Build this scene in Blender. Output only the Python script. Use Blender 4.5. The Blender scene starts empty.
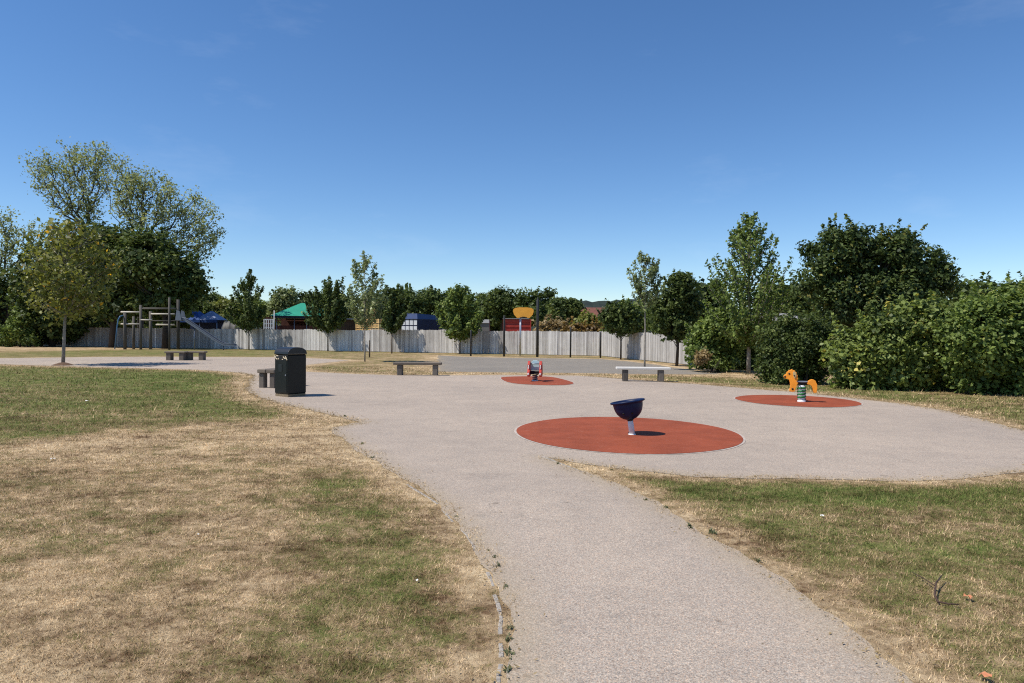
import bpy, math, random
import numpy as np
from mathutils import Vector, Matrix

R = math.radians
sc = bpy.context.scene
col = sc.collection
rnd = random.Random(7)
NR = np.random.default_rng(11)

# ------------------------------------------------------------------ camera
CAM_H, FPX, W, H = 1.55, 700.0, 1024, 683
PITCH = math.atan((341.5 - 332.0) / FPX)
ROLL = R(0.45)
fwd = Vector((0, math.cos(PITCH), -math.sin(PITCH)))
up0 = Vector((0, math.sin(PITCH), math.cos(PITCH)))
x0 = Vector((1, 0, 0))
rgt = x0 * math.cos(ROLL) + up0 * math.sin(ROLL)
upv = up0 * math.cos(ROLL) - x0 * math.sin(ROLL)
cam_d = bpy.data.cameras.new('camera')
cam = bpy.data.objects.new('camera', cam_d)
col.objects.link(cam)
cam_d.sensor_width = 36
cam_d.lens = FPX / W * 36
cam_d.clip_end = 6000
cam_d.clip_start = 0.05
m = Matrix.Identity(4)
for i in range(3):
    m[i][0], m[i][1], m[i][2] = rgt[i], upv[i], -fwd[i]
m[0][3], m[1][3], m[2][3] = 0, 0, CAM_H
cam.matrix_world = m
sc.camera = cam


def ray(px, py):
    return fwd + rgt * ((px - W / 2) / FPX) + upv * ((H / 2 - py) / FPX)


def P(px, py, z=0.0):
    """surveyed point of the ground seen at a pixel of the photograph"""
    d = ray(px, py)
    t = (z - CAM_H) / d.z
    return Vector((d.x * t, d.y * t, z))


def Q(px, py, dist):
    """point at distance dist (along y) seen at a pixel"""
    d = ray(px, py)
    t = dist / d.y
    return Vector((d.x * t, dist, CAM_H + d.z * t))


# ------------------------------------------------------------------ render + light
sc.view_settings.view_transform = 'Standard'
sc.view_settings.look = 'None'
sc.view_settings.exposure = 0
SUN_DIR = Vector((-1.0, -0.34, 0)).normalized()
EL = R(56)
sun_to = Vector((SUN_DIR.x * math.cos(EL), SUN_DIR.y * math.cos(EL), math.sin(EL)))
sl = bpy.data.lights.new('sun', 'SUN')
sl.energy = 5.0
sl.angle = R(0.53)
sl.color = (1.0, 0.935, 0.835)
so = bpy.data.objects.new('sun', sl)
so.rotation_euler = (-sun_to).to_track_quat('-Z', 'Y').to_euler()
so.location = (-20, -15, 30)
col.objects.link(so)

world = bpy.data.worlds.new('World')
sc.world = world
world.use_nodes = True
wn = world.node_tree
wn.nodes.clear()
wl = wn.links.new
w_out = wn.nodes.new('ShaderNodeOutputWorld')
w_bg = wn.nodes.new('ShaderNodeBackground')
sky = wn.nodes.new('ShaderNodeTexSky')
sky.sky_type = 'NISHITA'
sky.sun_disc = False
sky.sun_elevation = EL
sky.sun_rotation = math.atan2(SUN_DIR.x, SUN_DIR.y)
sky.altitude = 0
sky.air_density = 0.9
sky.dust_density = 0.0
sky.ozone_density = 4.2
w_bg.inputs['Strength'].default_value = 0.14
# faint cirrus wisps
tc = wn.nodes.new('ShaderNodeTexCoord')
mp = wn.nodes.new('ShaderNodeMapping')
mp.inputs['Scale'].default_value = (2.2, 2.2, 7.0)
mp.inputs['Rotation'].default_value = (0.0, R(24), 0.0)
wl(tc.outputs['Generated'], mp.inputs['Vector'])
cn = wn.nodes.new('ShaderNodeTexNoise')
cn.inputs['Scale'].default_value = 1.6
cn.inputs['Detail'].default_value = 8
cn.inputs['Roughness'].default_value = 0.62
wl(mp.outputs['Vector'], cn.inputs['Vector'])
cr = wn.nodes.new('ShaderNodeMapRange')
cr.inputs['From Min'].default_value = 0.58
cr.inputs['From Max'].default_value = 0.85
cr.inputs['To Max'].default_value = 0.09
wl(cn.outputs['Fac'], cr.inputs['Value'])
cm = wn.nodes.new('ShaderNodeMix')
cm.data_type = 'RGBA'
hs = wn.nodes.new('ShaderNodeHueSaturation')
hs.inputs['Saturation'].default_value = 1.16
hs.inputs['Hue'].default_value = 0.503
wl(sky.outputs['Color'], hs.inputs['Color'])
wl(cr.outputs['Result'], cm.inputs['Factor'])
wl(hs.outputs['Color'], cm.inputs['A'])
cm.inputs['B'].default_value = (8, 8.4, 9, 1)
wl(cm.outputs['Result'], w_bg.inputs['Color'])
wl(w_bg.outputs['Background'], w_out.inputs['Surface'])


# ------------------------------------------------------------------ materials
class NT:
    def __init__(self, name):
        self.m = bpy.data.materials.new(name)
        self.m.use_nodes = True
        self.t = self.m.node_tree
        self.t.nodes.clear()
        self.out = self.n('OutputMaterial')
        self.b = self.n('BsdfPrincipled')
        self.l(self.b.outputs[0], self.out.inputs['Surface'])

    def n(self, k, **kw):
        nd = self.t.nodes.new('ShaderNode' + k)
        for a, v in kw.items():
            setattr(nd, a, v)
        return nd

    def l(self, a, b):
        self.t.links.new(a, b)

    def pos(self):
        return self.n('NewGeometry').outputs['Position']

    def objc(self):
        return self.n('TexCoord').outputs['Object']

    def attr(self, nm):
        return self.n('Attribute', attribute_name=nm).outputs['Fac']

    def noise(self, vec, scale, detail=3, rough=0.55, stretch=None):
        if stretch:
            mpn = self.n('Mapping')
            mpn.inputs['Scale'].default_value = stretch
            self.l(vec, mpn.inputs['Vector'])
            vec = mpn.outputs['Vector']
        x = self.n('TexNoise')
        x.inputs['Scale'].default_value = scale
        x.inputs['Detail'].default_value = detail
        x.inputs['Roughness'].default_value = rough
        self.l(vec, x.inputs['Vector'])
        return x.outputs['Fac']

    def math(self, op, a, b=None, c=None, clamp=False):
        x = self.n('Math', operation=op, use_clamp=clamp)
        for i, v in enumerate((a, b, c)):
            if v is None:
                continue
            if isinstance(v, (int, float)):
                x.inputs[i].default_value = v
            else:
                self.l(v, x.inputs[i])
        return x.outputs[0]

    def ramp(self, fac, stops):
        x = self.n('ValToRGB')
        el = x.color_ramp.elements
        while len(el) < len(stops):
            el.new(0.5)
        for e, (p, c) in zip(el, stops):
            e.position = p
            e.color = (*c, 1) if len(c) == 3 else c
        self.l(fac, x.inputs['Fac'])
        return x.outputs['Color']

    def mix(self, fac, a, b, mode='MIX'):
        x = self.n('Mix', data_type='RGBA', blend_type=mode)
        for k, v in (('Factor', fac), ('A', a), ('B', b)):
            i = x.inputs[k] if k != 'Factor' else x.inputs[0]
            if k == 'A':
                i = x.inputs[6]
            if k == 'B':
                i = x.inputs[7]
            if isinstance(v, (int, float)):
                i.default_value = v
            elif isinstance(v, tuple):
                i.default_value = (*v, 1)
            else:
                self.l(v, i)
        return x.outputs[2]

    def bump(self, h, strength=0.3, dist=0.01):
        b = self.n('Bump')
        b.inputs['Strength'].default_value = strength
        b.inputs['Distance'].default_value = dist
        self.l(h, b.inputs['Height'])
        self.l(b.outputs[0], self.b.inputs['Normal'])

    def color(self, c):
        self.l(c, self.b.inputs['Base Color'])

    def set(self, **kw):
        for k, v in kw.items():
            self.b.inputs[k.replace('_', ' ')].default_value = v


def mat_simple(name, c, rough=0.6, metal=0.0, vary=0.25, scale=8.0, spec=0.4):
    t = NT(name)
    n1 = t.noise(t.objc(), scale, 5, 0.6)
    lo = tuple(max(0, x * (1 - vary)) for x in c)
    hi = tuple(min(1, x * (1 + vary)) for x in c)
    t.color(t.ramp(n1, [(0.3, lo), (0.7, hi)]))
    t.set(Roughness=rough, Metallic=metal)
    t.b.inputs['Specular IOR Level'].default_value = spec
    return t.m


def mat_wood(name, lo, hi, axis_stretch=(1, 1, 12), rough=0.8, rndamt=0.5):
    t = NT(name)
    o = t.objc()
    n1 = t.noise(o, 9, 6, 0.65, axis_stretch)
    n2 = t.noise(o, 1.3, 3, 0.5)
    r = t.attr('rnd')
    f = t.math('ADD', t.math('MULTIPLY', n1, 0.55), t.math('MULTIPLY', n2, 0.3))
    f = t.math('ADD', f, t.math('MULTIPLY', t.math('SUBTRACT', r, 0.5), rndamt))
    t.color(t.ramp(f, [(0.15, lo), (0.75, hi)]))
    t.set(Roughness=rough)
    t.bump(n1, 0.4, 0.004)
    return t.m


def mat_leaf(name, dark, light, tip, transl=0.25, rough=0.5, spec=0.35):
    t = NT(name)
    r = t.attr('rnd')
    c = t.ramp(r, [(0.0, dark), (0.6, light), (0.93, light), (1.0, tip)])
    t.color(c)
    t.set(Roughness=rough)
    t.b.inputs['Specular IOR Level'].default_value = spec
    tr = t.n('BsdfTranslucent')
    hs_ = t.n('HueSaturation')
    hs_.inputs['Value'].default_value = 1.5
    hs_.inputs['Saturation'].default_value = 1.1
    t.l(c, hs_.inputs['Color'])
    t.l(hs_.outputs[0], tr.inputs['Color'])
    mx = t.n('MixShader')
    mx.inputs[0].default_value = transl
    t.l(t.b.outputs[0], mx.inputs[1])
    t.l(tr.outputs[0], mx.inputs[2])
    t.l(mx.outputs[0], t.out.inputs['Surface'])
    return t.m


GR = [(0.0, (0.6608, 0.5152, 0.3192)), (0.2, (0.5040, 0.3674, 0.2184)), (0.4, (0.3248, 0.2520, 0.1254)),
      (0.6, (0.2240, 0.2128, 0.0784)), (0.8, (0.1624, 0.1904, 0.0515)), (1.0, (0.1176, 0.1624, 0.0381))]


def turf_mix(t, p, g, extra):
    n1 = t.noise(p, 0.45, 5, 0.62)
    n2 = t.noise(p, 1.9, 6, 0.7)
    n3 = t.noise(p, 7.0, 5, 0.7)
    f = t.math('ADD', g, t.math('MULTIPLY', t.math('SUBTRACT', n1, 0.5), 0.7))
    f = t.math('ADD', f, t.math('MULTIPLY', t.math('SUBTRACT', n2, 0.5), 1.2))
    f = t.math('ADD', f, t.math('MULTIPLY', t.math('SUBTRACT', n3, 0.5), 1.3))
    f = t.math('ADD', f, extra)
    c = t.ramp(f, GR)
    # brown trampled patches, tussocks and thin spots
    m1 = t.noise(p, 0.9, 6, 0.7, (1.0, 1.6, 1.0))
    m2 = t.noise(p, 5.0, 5, 0.72)
    m3 = t.noise(p, 19.0, 3, 0.6)
    k = t.math('ADD', t.math('MULTIPLY', m1, 0.55), t.math('MULTIPLY', m2, 0.4))
    k = t.math('ADD', k, t.math('MULTIPLY', m3, 0.32))
    dk = t.ramp(k, [(0.5, (0.38, 0.31, 0.27)), (0.6, (0.86, 0.83, 0.8)), (0.74, (1.28, 1.28, 1.28))])
    return t.mix(1.0, c, dk, 'MULTIPLY')


def mat_grass_ground():
    t = NT('dry_lawn')
    p = t.pos()
    g = t.attr('green')
    n3 = t.noise(p, 38, 4, 0.7)
    n4 = t.noise(p, 140, 3, 0.7)
    c = turf_mix(t, p, g, t.math('MULTIPLY', t.math('SUBTRACT', n3, 0.5), 0.9))
    v = t.math('ADD', t.math('MULTIPLY', n4, 0.9), t.math('MULTIPLY', n3, 0.5))
    vv = t.ramp(v, [(0.35, (0.5, 0.48, 0.46)), (0.95, (1.15, 1.15, 1.15))])
    c2 = t.mix(1.0, c, vv, 'MULTIPLY')
    # bare soil / thatch speckle
    soil = t.ramp(t.noise(p, 11, 5, 0.75), [(0.58, (0, 0, 0)), (0.72, (1, 1, 1))])
    c3 = t.mix(t.math('MULTIPLY', soil, 0.45), c2, (0.19, 0.135, 0.085))
    t.color(c3)
    t.set(Roughness=0.95)
    t.b.inputs['Specular IOR Level'].default_value = 0.1
    t.bump(v, 0.7, 0.03)
    return t.m


def mat_blades():
    t = NT('grass_blades')
    p = t.pos()
    g = t.attr('green')
    r = t.attr('rnd')
    c = turf_mix(t, p, g, t.math('MULTIPLY', t.math('SUBTRACT', r, 0.5), 0.8))
    r2 = t.attr('rnd2')
    c = t.mix(1.0, c, t.ramp(r2, [(0.0, (0.55, 0.5, 0.45)), (0.5, (1.15, 1.15, 1.15)), (1.0, (1.45, 1.42, 1.38))]), 'MULTIPLY')
    t.color(c)
    t.set(Roughness=0.7)
    t.b.inputs['Specular IOR Level'].default_value = 0.2
    tr = t.n('BsdfTranslucent')
    t.l(c, tr.inputs['Color'])
    mx = t.n('MixShader')
    mx.inputs[0].default_value = 0.25
    t.l(t.b.outputs[0], mx.inputs[1])
    t.l(tr.outputs[0], mx.inputs[2])
    t.l(mx.outputs[0], t.out.inputs['Surface'])
    return t.m


def mat_tarmac(name, base, speck=0.35, crack=1.0):
    t = NT(name)
    p = t.pos()
    n1 = t.noise(p, 90, 3, 0.7)
    n2 = t.noise(p, 150, 2, 0.6)
    n3 = t.noise(p, 0.3, 5, 0.6)
    n4 = t.noise(p, 2.6, 6, 0.72)
    vor = t.n('TexVoronoi')
    vor.inputs['Scale'].default_value = 190
    t.l(p, vor.inputs['Vector'])
    sp = t.math('ADD', t.math('MULTIPLY', n1, 0.6), t.math('MULTIPLY', n2, 0.45))
    c = t.ramp(sp, [(0.36, tuple(x * (1 - speck) for x in base)), (0.5, base), (0.56, base),
                    (0.74, tuple(min(1, x * (1 + speck)) for x in base))])
    # single pale and dark chippings
    hsv = t.n('SeparateColor')
    t.l(vor.outputs['Color'], hsv.inputs['Color'])
    chip = t.ramp(hsv.outputs[0], [(0.0, (0.58, 0.58, 0.6)), (0.3, (0.9, 0.9, 0.9)), (0.72, (1.08, 1.075, 1.07)), (1.0, (1.5, 1.47, 1.4))])
    c = t.mix(1.0, c, chip, 'MULTIPLY')
    tint = t.ramp(hsv.outputs[1], [(0.0, (1.1, 0.96, 0.88)), (0.5, (1, 1, 1)), (1.0, (0.95, 1.0, 1.05))])
    c = t.mix(1.0, c, tint, 'MULTIPLY')
    big = t.math('ADD', t.math('MULTIPLY', n3, 0.55), t.math('MULTIPLY', n4, 0.45))
    bb = t.ramp(big, [(0.33, (0.82, 0.82, 0.83)), (0.66, (1.12, 1.1, 1.07))])
    c = t.mix(1.0, c, bb, 'MULTIPLY')
    # scattered stains, drifted grit and fine cracks
    st = t.ramp(t.noise(p, 0.8, 7, 0.78, (1, 2.6, 1)), [(0.56, (1, 1, 1)), (0.74, (0.78, 0.78, 0.79))])
    c = t.mix(1.0, c, st, 'MULTIPLY')
    spot = t.ramp(t.noise(p, 5.0, 2, 0.5), [(0.7, (1, 1, 1)), (0.76, (0.7, 0.69, 0.68))])
    c = t.mix(1.0, c, spot, 'MULTIPLY')
    wp = t.n('VectorMath', operation='ADD')
    wv = t.n('TexNoise')
    wv.inputs['Scale'].default_value = 1.4
    wv.inputs['Detail'].default_value = 5
    t.l(p, wv.inputs['Vector'])
    ws = t.n('VectorMath', operation='SCALE')
    ws.inputs['Scale'].default_value = 1.1
    t.l(wv.outputs['Color'], ws.inputs[0])
    t.l(p, wp.inputs[0])
    t.l(ws.outputs[0], wp.inputs[1])
    ve = t.n('TexVoronoi', feature='DISTANCE_TO_EDGE')
    ve.inputs['Scale'].default_value = 0.28
    t.l(wp.outputs[0], ve.inputs['Vector'])
    ck = t.ramp(ve.outputs['Distance'], [(0.0, (1, 1, 1)), (0.0035, (0, 0, 0))])
    ckm = t.ramp(n3, [(0.5, (0, 0, 0)), (0.62, (1, 1, 1))])
    ckf = t.math('MULTIPLY', ck, ckm)
    c = t.mix(t.math('MULTIPLY', ckf, 0.5 * crack), c, (0.1, 0.09, 0.08))
    e = t.attr('edge')
    ef = t.math('MULTIPLY', t.math('POWER', e, 1.3), t.math('ADD', t.math('MULTIPLY', n4, 1.6), -0.2), clamp=True)
    c = t.mix(t.math('MULTIPLY', ef, 0.85), c, t.mix(n1, (0.2, 0.15, 0.09), (0.5, 0.4, 0.25)))
    t.color(c)
    t.set(Roughness=0.92)
    t.b.inputs['Specular IOR Level'].default_value = 0.15
    t.bump(sp, 0.6, 0.008)
    return t.m


def mat_rubber():
    t = NT('red_rubber')
    p = t.pos()
    n1 = t.noise(p, 130, 3, 0.65)
    n2 = t.noise(p, 1.6, 5, 0.65)
    c = t.ramp(n1, [(0.3, (0.2, 0.042, 0.018)), (0.7, (0.4, 0.102, 0.048))])
    bb = t.ramp(n2, [(0.3, (0.78, 0.78, 0.78)), (0.7, (1.14, 1.14, 1.14))])
    c = t.mix(1.0, c, bb, 'MULTIPLY')
    dust = t.ramp(t.noise(p, 6, 6, 0.75), [(0.55, (0, 0, 0)), (0.8, (1, 1, 1))])
    c = t.mix(t.math('MULTIPLY', dust, 0.35), c, (0.42, 0.2, 0.13))
    t.color(c)
    t.set(Roughness=0.85)
    t.b.inputs['Specular IOR Level'].default_value = 0.2
    t.bump(n1, 0.4, 0.004)
    return t.m


M = {}
M['ground'] = mat_grass_ground()
M['blades'] = mat_blades()
M['path'] = mat_tarmac('pinkish_tarmac', (0.41, 0.353, 0.293), 0.42)
M['court'] = mat_tarmac('grey_tarmac', (0.25, 0.232, 0.2), 0.25, 0.5)
M['rubber'] = mat_rubber()
M['kerb'] = mat_simple('concrete', (0.34, 0.305, 0.26), 0.95, 0, 0.4, 25)
M['fence'] = mat_wood('weathered_fence', (0.27, 0.25, 0.23), (0.78, 0.755, 0.715), (3, 3, 0.35), 0.85, 0.55)
M['fence_pale'] = mat_wood('pale_fence', (0.22, 0.205, 0.185), (0.55, 0.53, 0.5), (3, 3, 0.35), 0.85, 0.5)
M['post'] = mat_simple('dark_post', (0.035, 0.036, 0.036), 0.6, 0, 0.3, 5)
M['bench_wood'] = mat_wood('bench_timber', (0.085, 0.066, 0.05), (0.27, 0.22, 0.17), (1, 10, 10), 0.85, 0.3)
M['bench_leg'] = mat_wood('bench_leg_timber', (0.055, 0.045, 0.038), (0.2, 0.17, 0.14), (8, 8, 1), 0.9, 0.3)
M['bench_pale'] = mat_wood('bleached_timber', (0.46, 0.44, 0.4), (0.74, 0.71, 0.66), (1, 10, 10), 0.85, 0.3)
M['frame_wood'] = mat_wood('climbing_timber', (0.04, 0.036, 0.03), (0.165, 0.15, 0.13), (6, 6, 0.6), 0.85, 0.3)
M['frame_pale'] = mat_wood('climbing_rail', (0.3, 0.27, 0.22), (0.6, 0.56, 0.48), (0.6, 6, 6), 0.8, 0.3)
M['steel'] = mat_simple('galvanised_steel', (0.5, 0.52, 0.55), 0.4, 0.7, 0.15, 10)
M['steel_dull'] = mat_simple('dull_steel', (0.2, 0.225, 0.265), 0.45, 0.5, 0.2, 6)
M['slide_steel'] = mat_simple('slide_steel', (0.17, 0.19, 0.225), 0.4, 0.3, 0.15, 6)
M['white_metal'] = mat_simple('white_paint', (0.75, 0.75, 0.74), 0.45, 0, 0.1, 10)
M['bin'] = mat_simple('bin_plastic', (0.0035, 0.0046, 0.0042), 0.42, 0, 0.45, 5, 0.35)
M['bin_lid'] = mat_simple('bin_lid_plastic', (0.007, 0.009, 0.011), 0.42, 0, 0.3, 5, 0.5)
M['gold'] = mat_simple('gold_paint', (0.55, 0.4, 0.18), 0.5, 0, 0.15, 10)
M['gold_dull'] = mat_simple('worn_gold_line', (0.2, 0.15, 0.09), 0.6, 0, 0.3, 20)
M['cream'] = mat_simple('cream_print', (0.72, 0.6, 0.42), 0.6, 0, 0.1, 10)
M['black'] = mat_simple('matt_black', (0.012, 0.012, 0.013), 0.7, 0, 0.2, 10)
M['navy'] = mat_simple('navy_plastic', (0.008, 0.018, 0.06), 0.45, 0, 0.3, 6, 0.2)
M['orange'] = mat_simple('orange_panel', (0.85, 0.31, 0.022), 0.5, 0, 0.1, 6)
M['hoop_orange'] = mat_simple('orange_board', (0.95, 0.43, 0.05), 0.5, 0, 0.06, 3)
M['green'] = mat_simple('green_coil', (0.03, 0.17, 0.055), 0.45, 0, 0.15, 10)
M['red_panel'] = mat_simple('red_panel', (0.5, 0.055, 0.035), 0.5, 0, 0.15, 6)
M['aqua'] = mat_simple('aqua_panel', (0.5, 0.72, 0.74), 0.5, 0, 0.1, 6)
M['blue_pole'] = mat_simple('blue_paint', (0.06, 0.16, 0.3), 0.45, 0, 0.15, 6)
M['bark'] = mat_simple('bark', (0.13, 0.105, 0.08), 0.95, 0, 0.45, 14)
M['bark_dark'] = mat_simple('dark_bark', (0.055, 0.045, 0.037), 0.95, 0, 0.4, 14)
M['bark_pale'] = mat_simple('pale_bark', (0.27, 0.24, 0.2), 0.95, 0, 0.35, 14)
M['twig'] = mat_simple('dry_twig', (0.075, 0.045, 0.032), 0.9, 0, 0.3, 30)
M['blue_canvas'] = mat_simple('blue_canvas', (0.02, 0.07, 0.24), 0.75, 0, 0.2, 2)
M['blue_grey_canvas'] = mat_simple('faded_canvas', (0.22, 0.27, 0.4), 0.75, 0, 0.2, 2)
M['green_roof'] = mat_simple('green_roof', (0.015, 0.27, 0.17), 0.6, 0, 0.12, 1.5)
M['brickred'] = mat_simple('dark_red_cladding', (0.1, 0.035, 0.024), 0.85, 0, 0.4, 3)
M['brick'] = mat_simple('red_brick', (0.27, 0.11, 0.065), 0.9, 0, 0.35, 6)
M['brown'] = mat_simple('brown_boards', (0.05, 0.034, 0.022), 0.85, 0, 0.4, 3)
M['crate'] = mat_wood('yellow_timber', (0.5, 0.3, 0.1), (0.85, 0.6, 0.27), (1, 6, 6), 0.8, 0.4)
M['white_panel'] = mat_simple('white_panel', (0.66, 0.68, 0.7), 0.6, 0, 0.1, 3)
M['blue_steel'] = mat_simple('blue_steel', (0.014, 0.042, 0.14), 0.55, 0, 0.2, 3)
M['navy_steel'] = mat_simple('dark_blue_steel', (0.012, 0.022, 0.07), 0.6, 0, 0.3, 3)
M['red_steel'] = mat_simple('red_container_steel', (0.42, 0.045, 0.03), 0.6, 0, 0.2, 2)
M['grey_clad'] = mat_simple('grey_cladding', (0.17, 0.155, 0.14), 0.7, 0, 0.2, 3)
M['grey_roof'] = mat_simple('pale_grey_roof', (0.3, 0.29, 0.28), 0.7, 0, 0.15, 2)
M['tile_roof'] = mat_simple('brown_red_tiles', (0.17, 0.065, 0.045), 0.85, 0, 0.25, 3)
M['paper'] = mat_simple('white_paper', (0.75, 0.74, 0.7), 0.8, 0, 0.1, 30)
M['orange_scrap'] = mat_simple('orange_scrap', (0.55, 0.22, 0.11), 0.8, 0, 0.2, 30)
M['tarpaulin'] = mat_simple('black_tarpaulin', (0.02, 0.023, 0.027), 0.55, 0, 0.5, 3)
M['hill'] = mat_simple('far_woods', (0.018, 0.028, 0.019), 1.0, 0, 0.45, 0.06)
M['mulch'] = mat_simple('bark_mulch', (0.12, 0.07, 0.04), 0.95, 0, 0.4, 20)

LEAF = {
    'dark': mat_leaf('dark_leaves', (0.0333, 0.0538, 0.0153), (0.1145, 0.1525, 0.0410), (0.2402, 0.2691, 0.0852), 0.28, 0.55, 0.25),
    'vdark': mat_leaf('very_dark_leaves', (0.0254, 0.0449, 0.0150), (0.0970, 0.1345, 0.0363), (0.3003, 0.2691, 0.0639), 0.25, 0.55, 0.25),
    'mid': mat_leaf('mid_leaves', (0.0517, 0.0861, 0.0204), (0.1940, 0.2548, 0.0614), (0.3696, 0.3947, 0.1193), 0.3, 0.55, 0.25),
    'laurel': mat_leaf('glossy_leaves', (0.0405, 0.0656, 0.0156), (0.2280, 0.2821, 0.0716), (0.5573, 0.4755, 0.1091), 0.3, 0.5, 0.3),
    'yellow': mat_leaf('turning_leaves', (0.0708, 0.0839, 0.0204), (0.2515, 0.2596, 0.0580), (0.7863, 0.4580, 0.0725), 0.35),
    'pale': mat_leaf('pale_leaves', (0.0728, 0.0991, 0.0370), (0.2777, 0.3241, 0.1323), (0.5290, 0.5554, 0.3174), 0.35),
    'grey': mat_leaf('grey_green_leaves', (0.1244, 0.1466, 0.0655), (0.3109, 0.3450, 0.1392), (0.4975, 0.5175, 0.2294), 0.4),
    'lime': mat_leaf('yellow_green_leaves', (0.0880, 0.1045, 0.0220), (0.2420, 0.2585, 0.0660), (0.3300, 0.3300, 0.0880), 0.35),
    'straw': mat_leaf('straw_leaves', (0.2, 0.14, 0.06), (0.36, 0.27, 0.13), (0.4, 0.32, 0.2), 0.3),
    'russet': mat_leaf('russet_leaves', (0.12, 0.07, 0.02), (0.26, 0.17, 0.05), (0.34, 0.12, 0.04), 0.3),
    'weed': mat_leaf('weed_leaves', (0.05, 0.06, 0.025), (0.14, 0.15, 0.065), (0.24, 0.22, 0.1), 0.3),
}


# ------------------------------------------------------------------ mesh builders
def np_mesh(name, verts, quads, mat, attrs=None, tris=None, parent=None, loc=None, smooth=False):
    """fast mesh from numpy arrays; attrs: per-face floats"""
    me = bpy.data.meshes.new(name)
    verts = np.asarray(verts, dtype=np.float32)
    f = np.asarray(quads, dtype=np.int32)
    k = f.shape[1]
    me.vertices.add(len(verts))
    me.vertices.foreach_set('co', verts.ravel())
    me.loops.add(f.size)
    me.loops.foreach_set('vertex_index', f.ravel())
    me.polygons.add(len(f))
    me.polygons.foreach_set('loop_start', np.arange(0, f.size, k, dtype=np.int32))
    me.update(calc_edges=True)
    for nm, (dom, arr) in (attrs or {}).items():
        a = me.attributes.new(nm, 'FLOAT', dom)
        a.data.foreach_set('value', np.asarray(arr, dtype=np.float32))
    if smooth:
        me.polygons.foreach_set('use_smooth', np.ones(len(f), dtype=bool))
    me.materials.append(mat)
    o = bpy.data.objects.new(name, me)
    col.objects.link(o)
    if parent:
        o.parent = parent
    if loc is not None:
        o.location = loc
    return o


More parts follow.
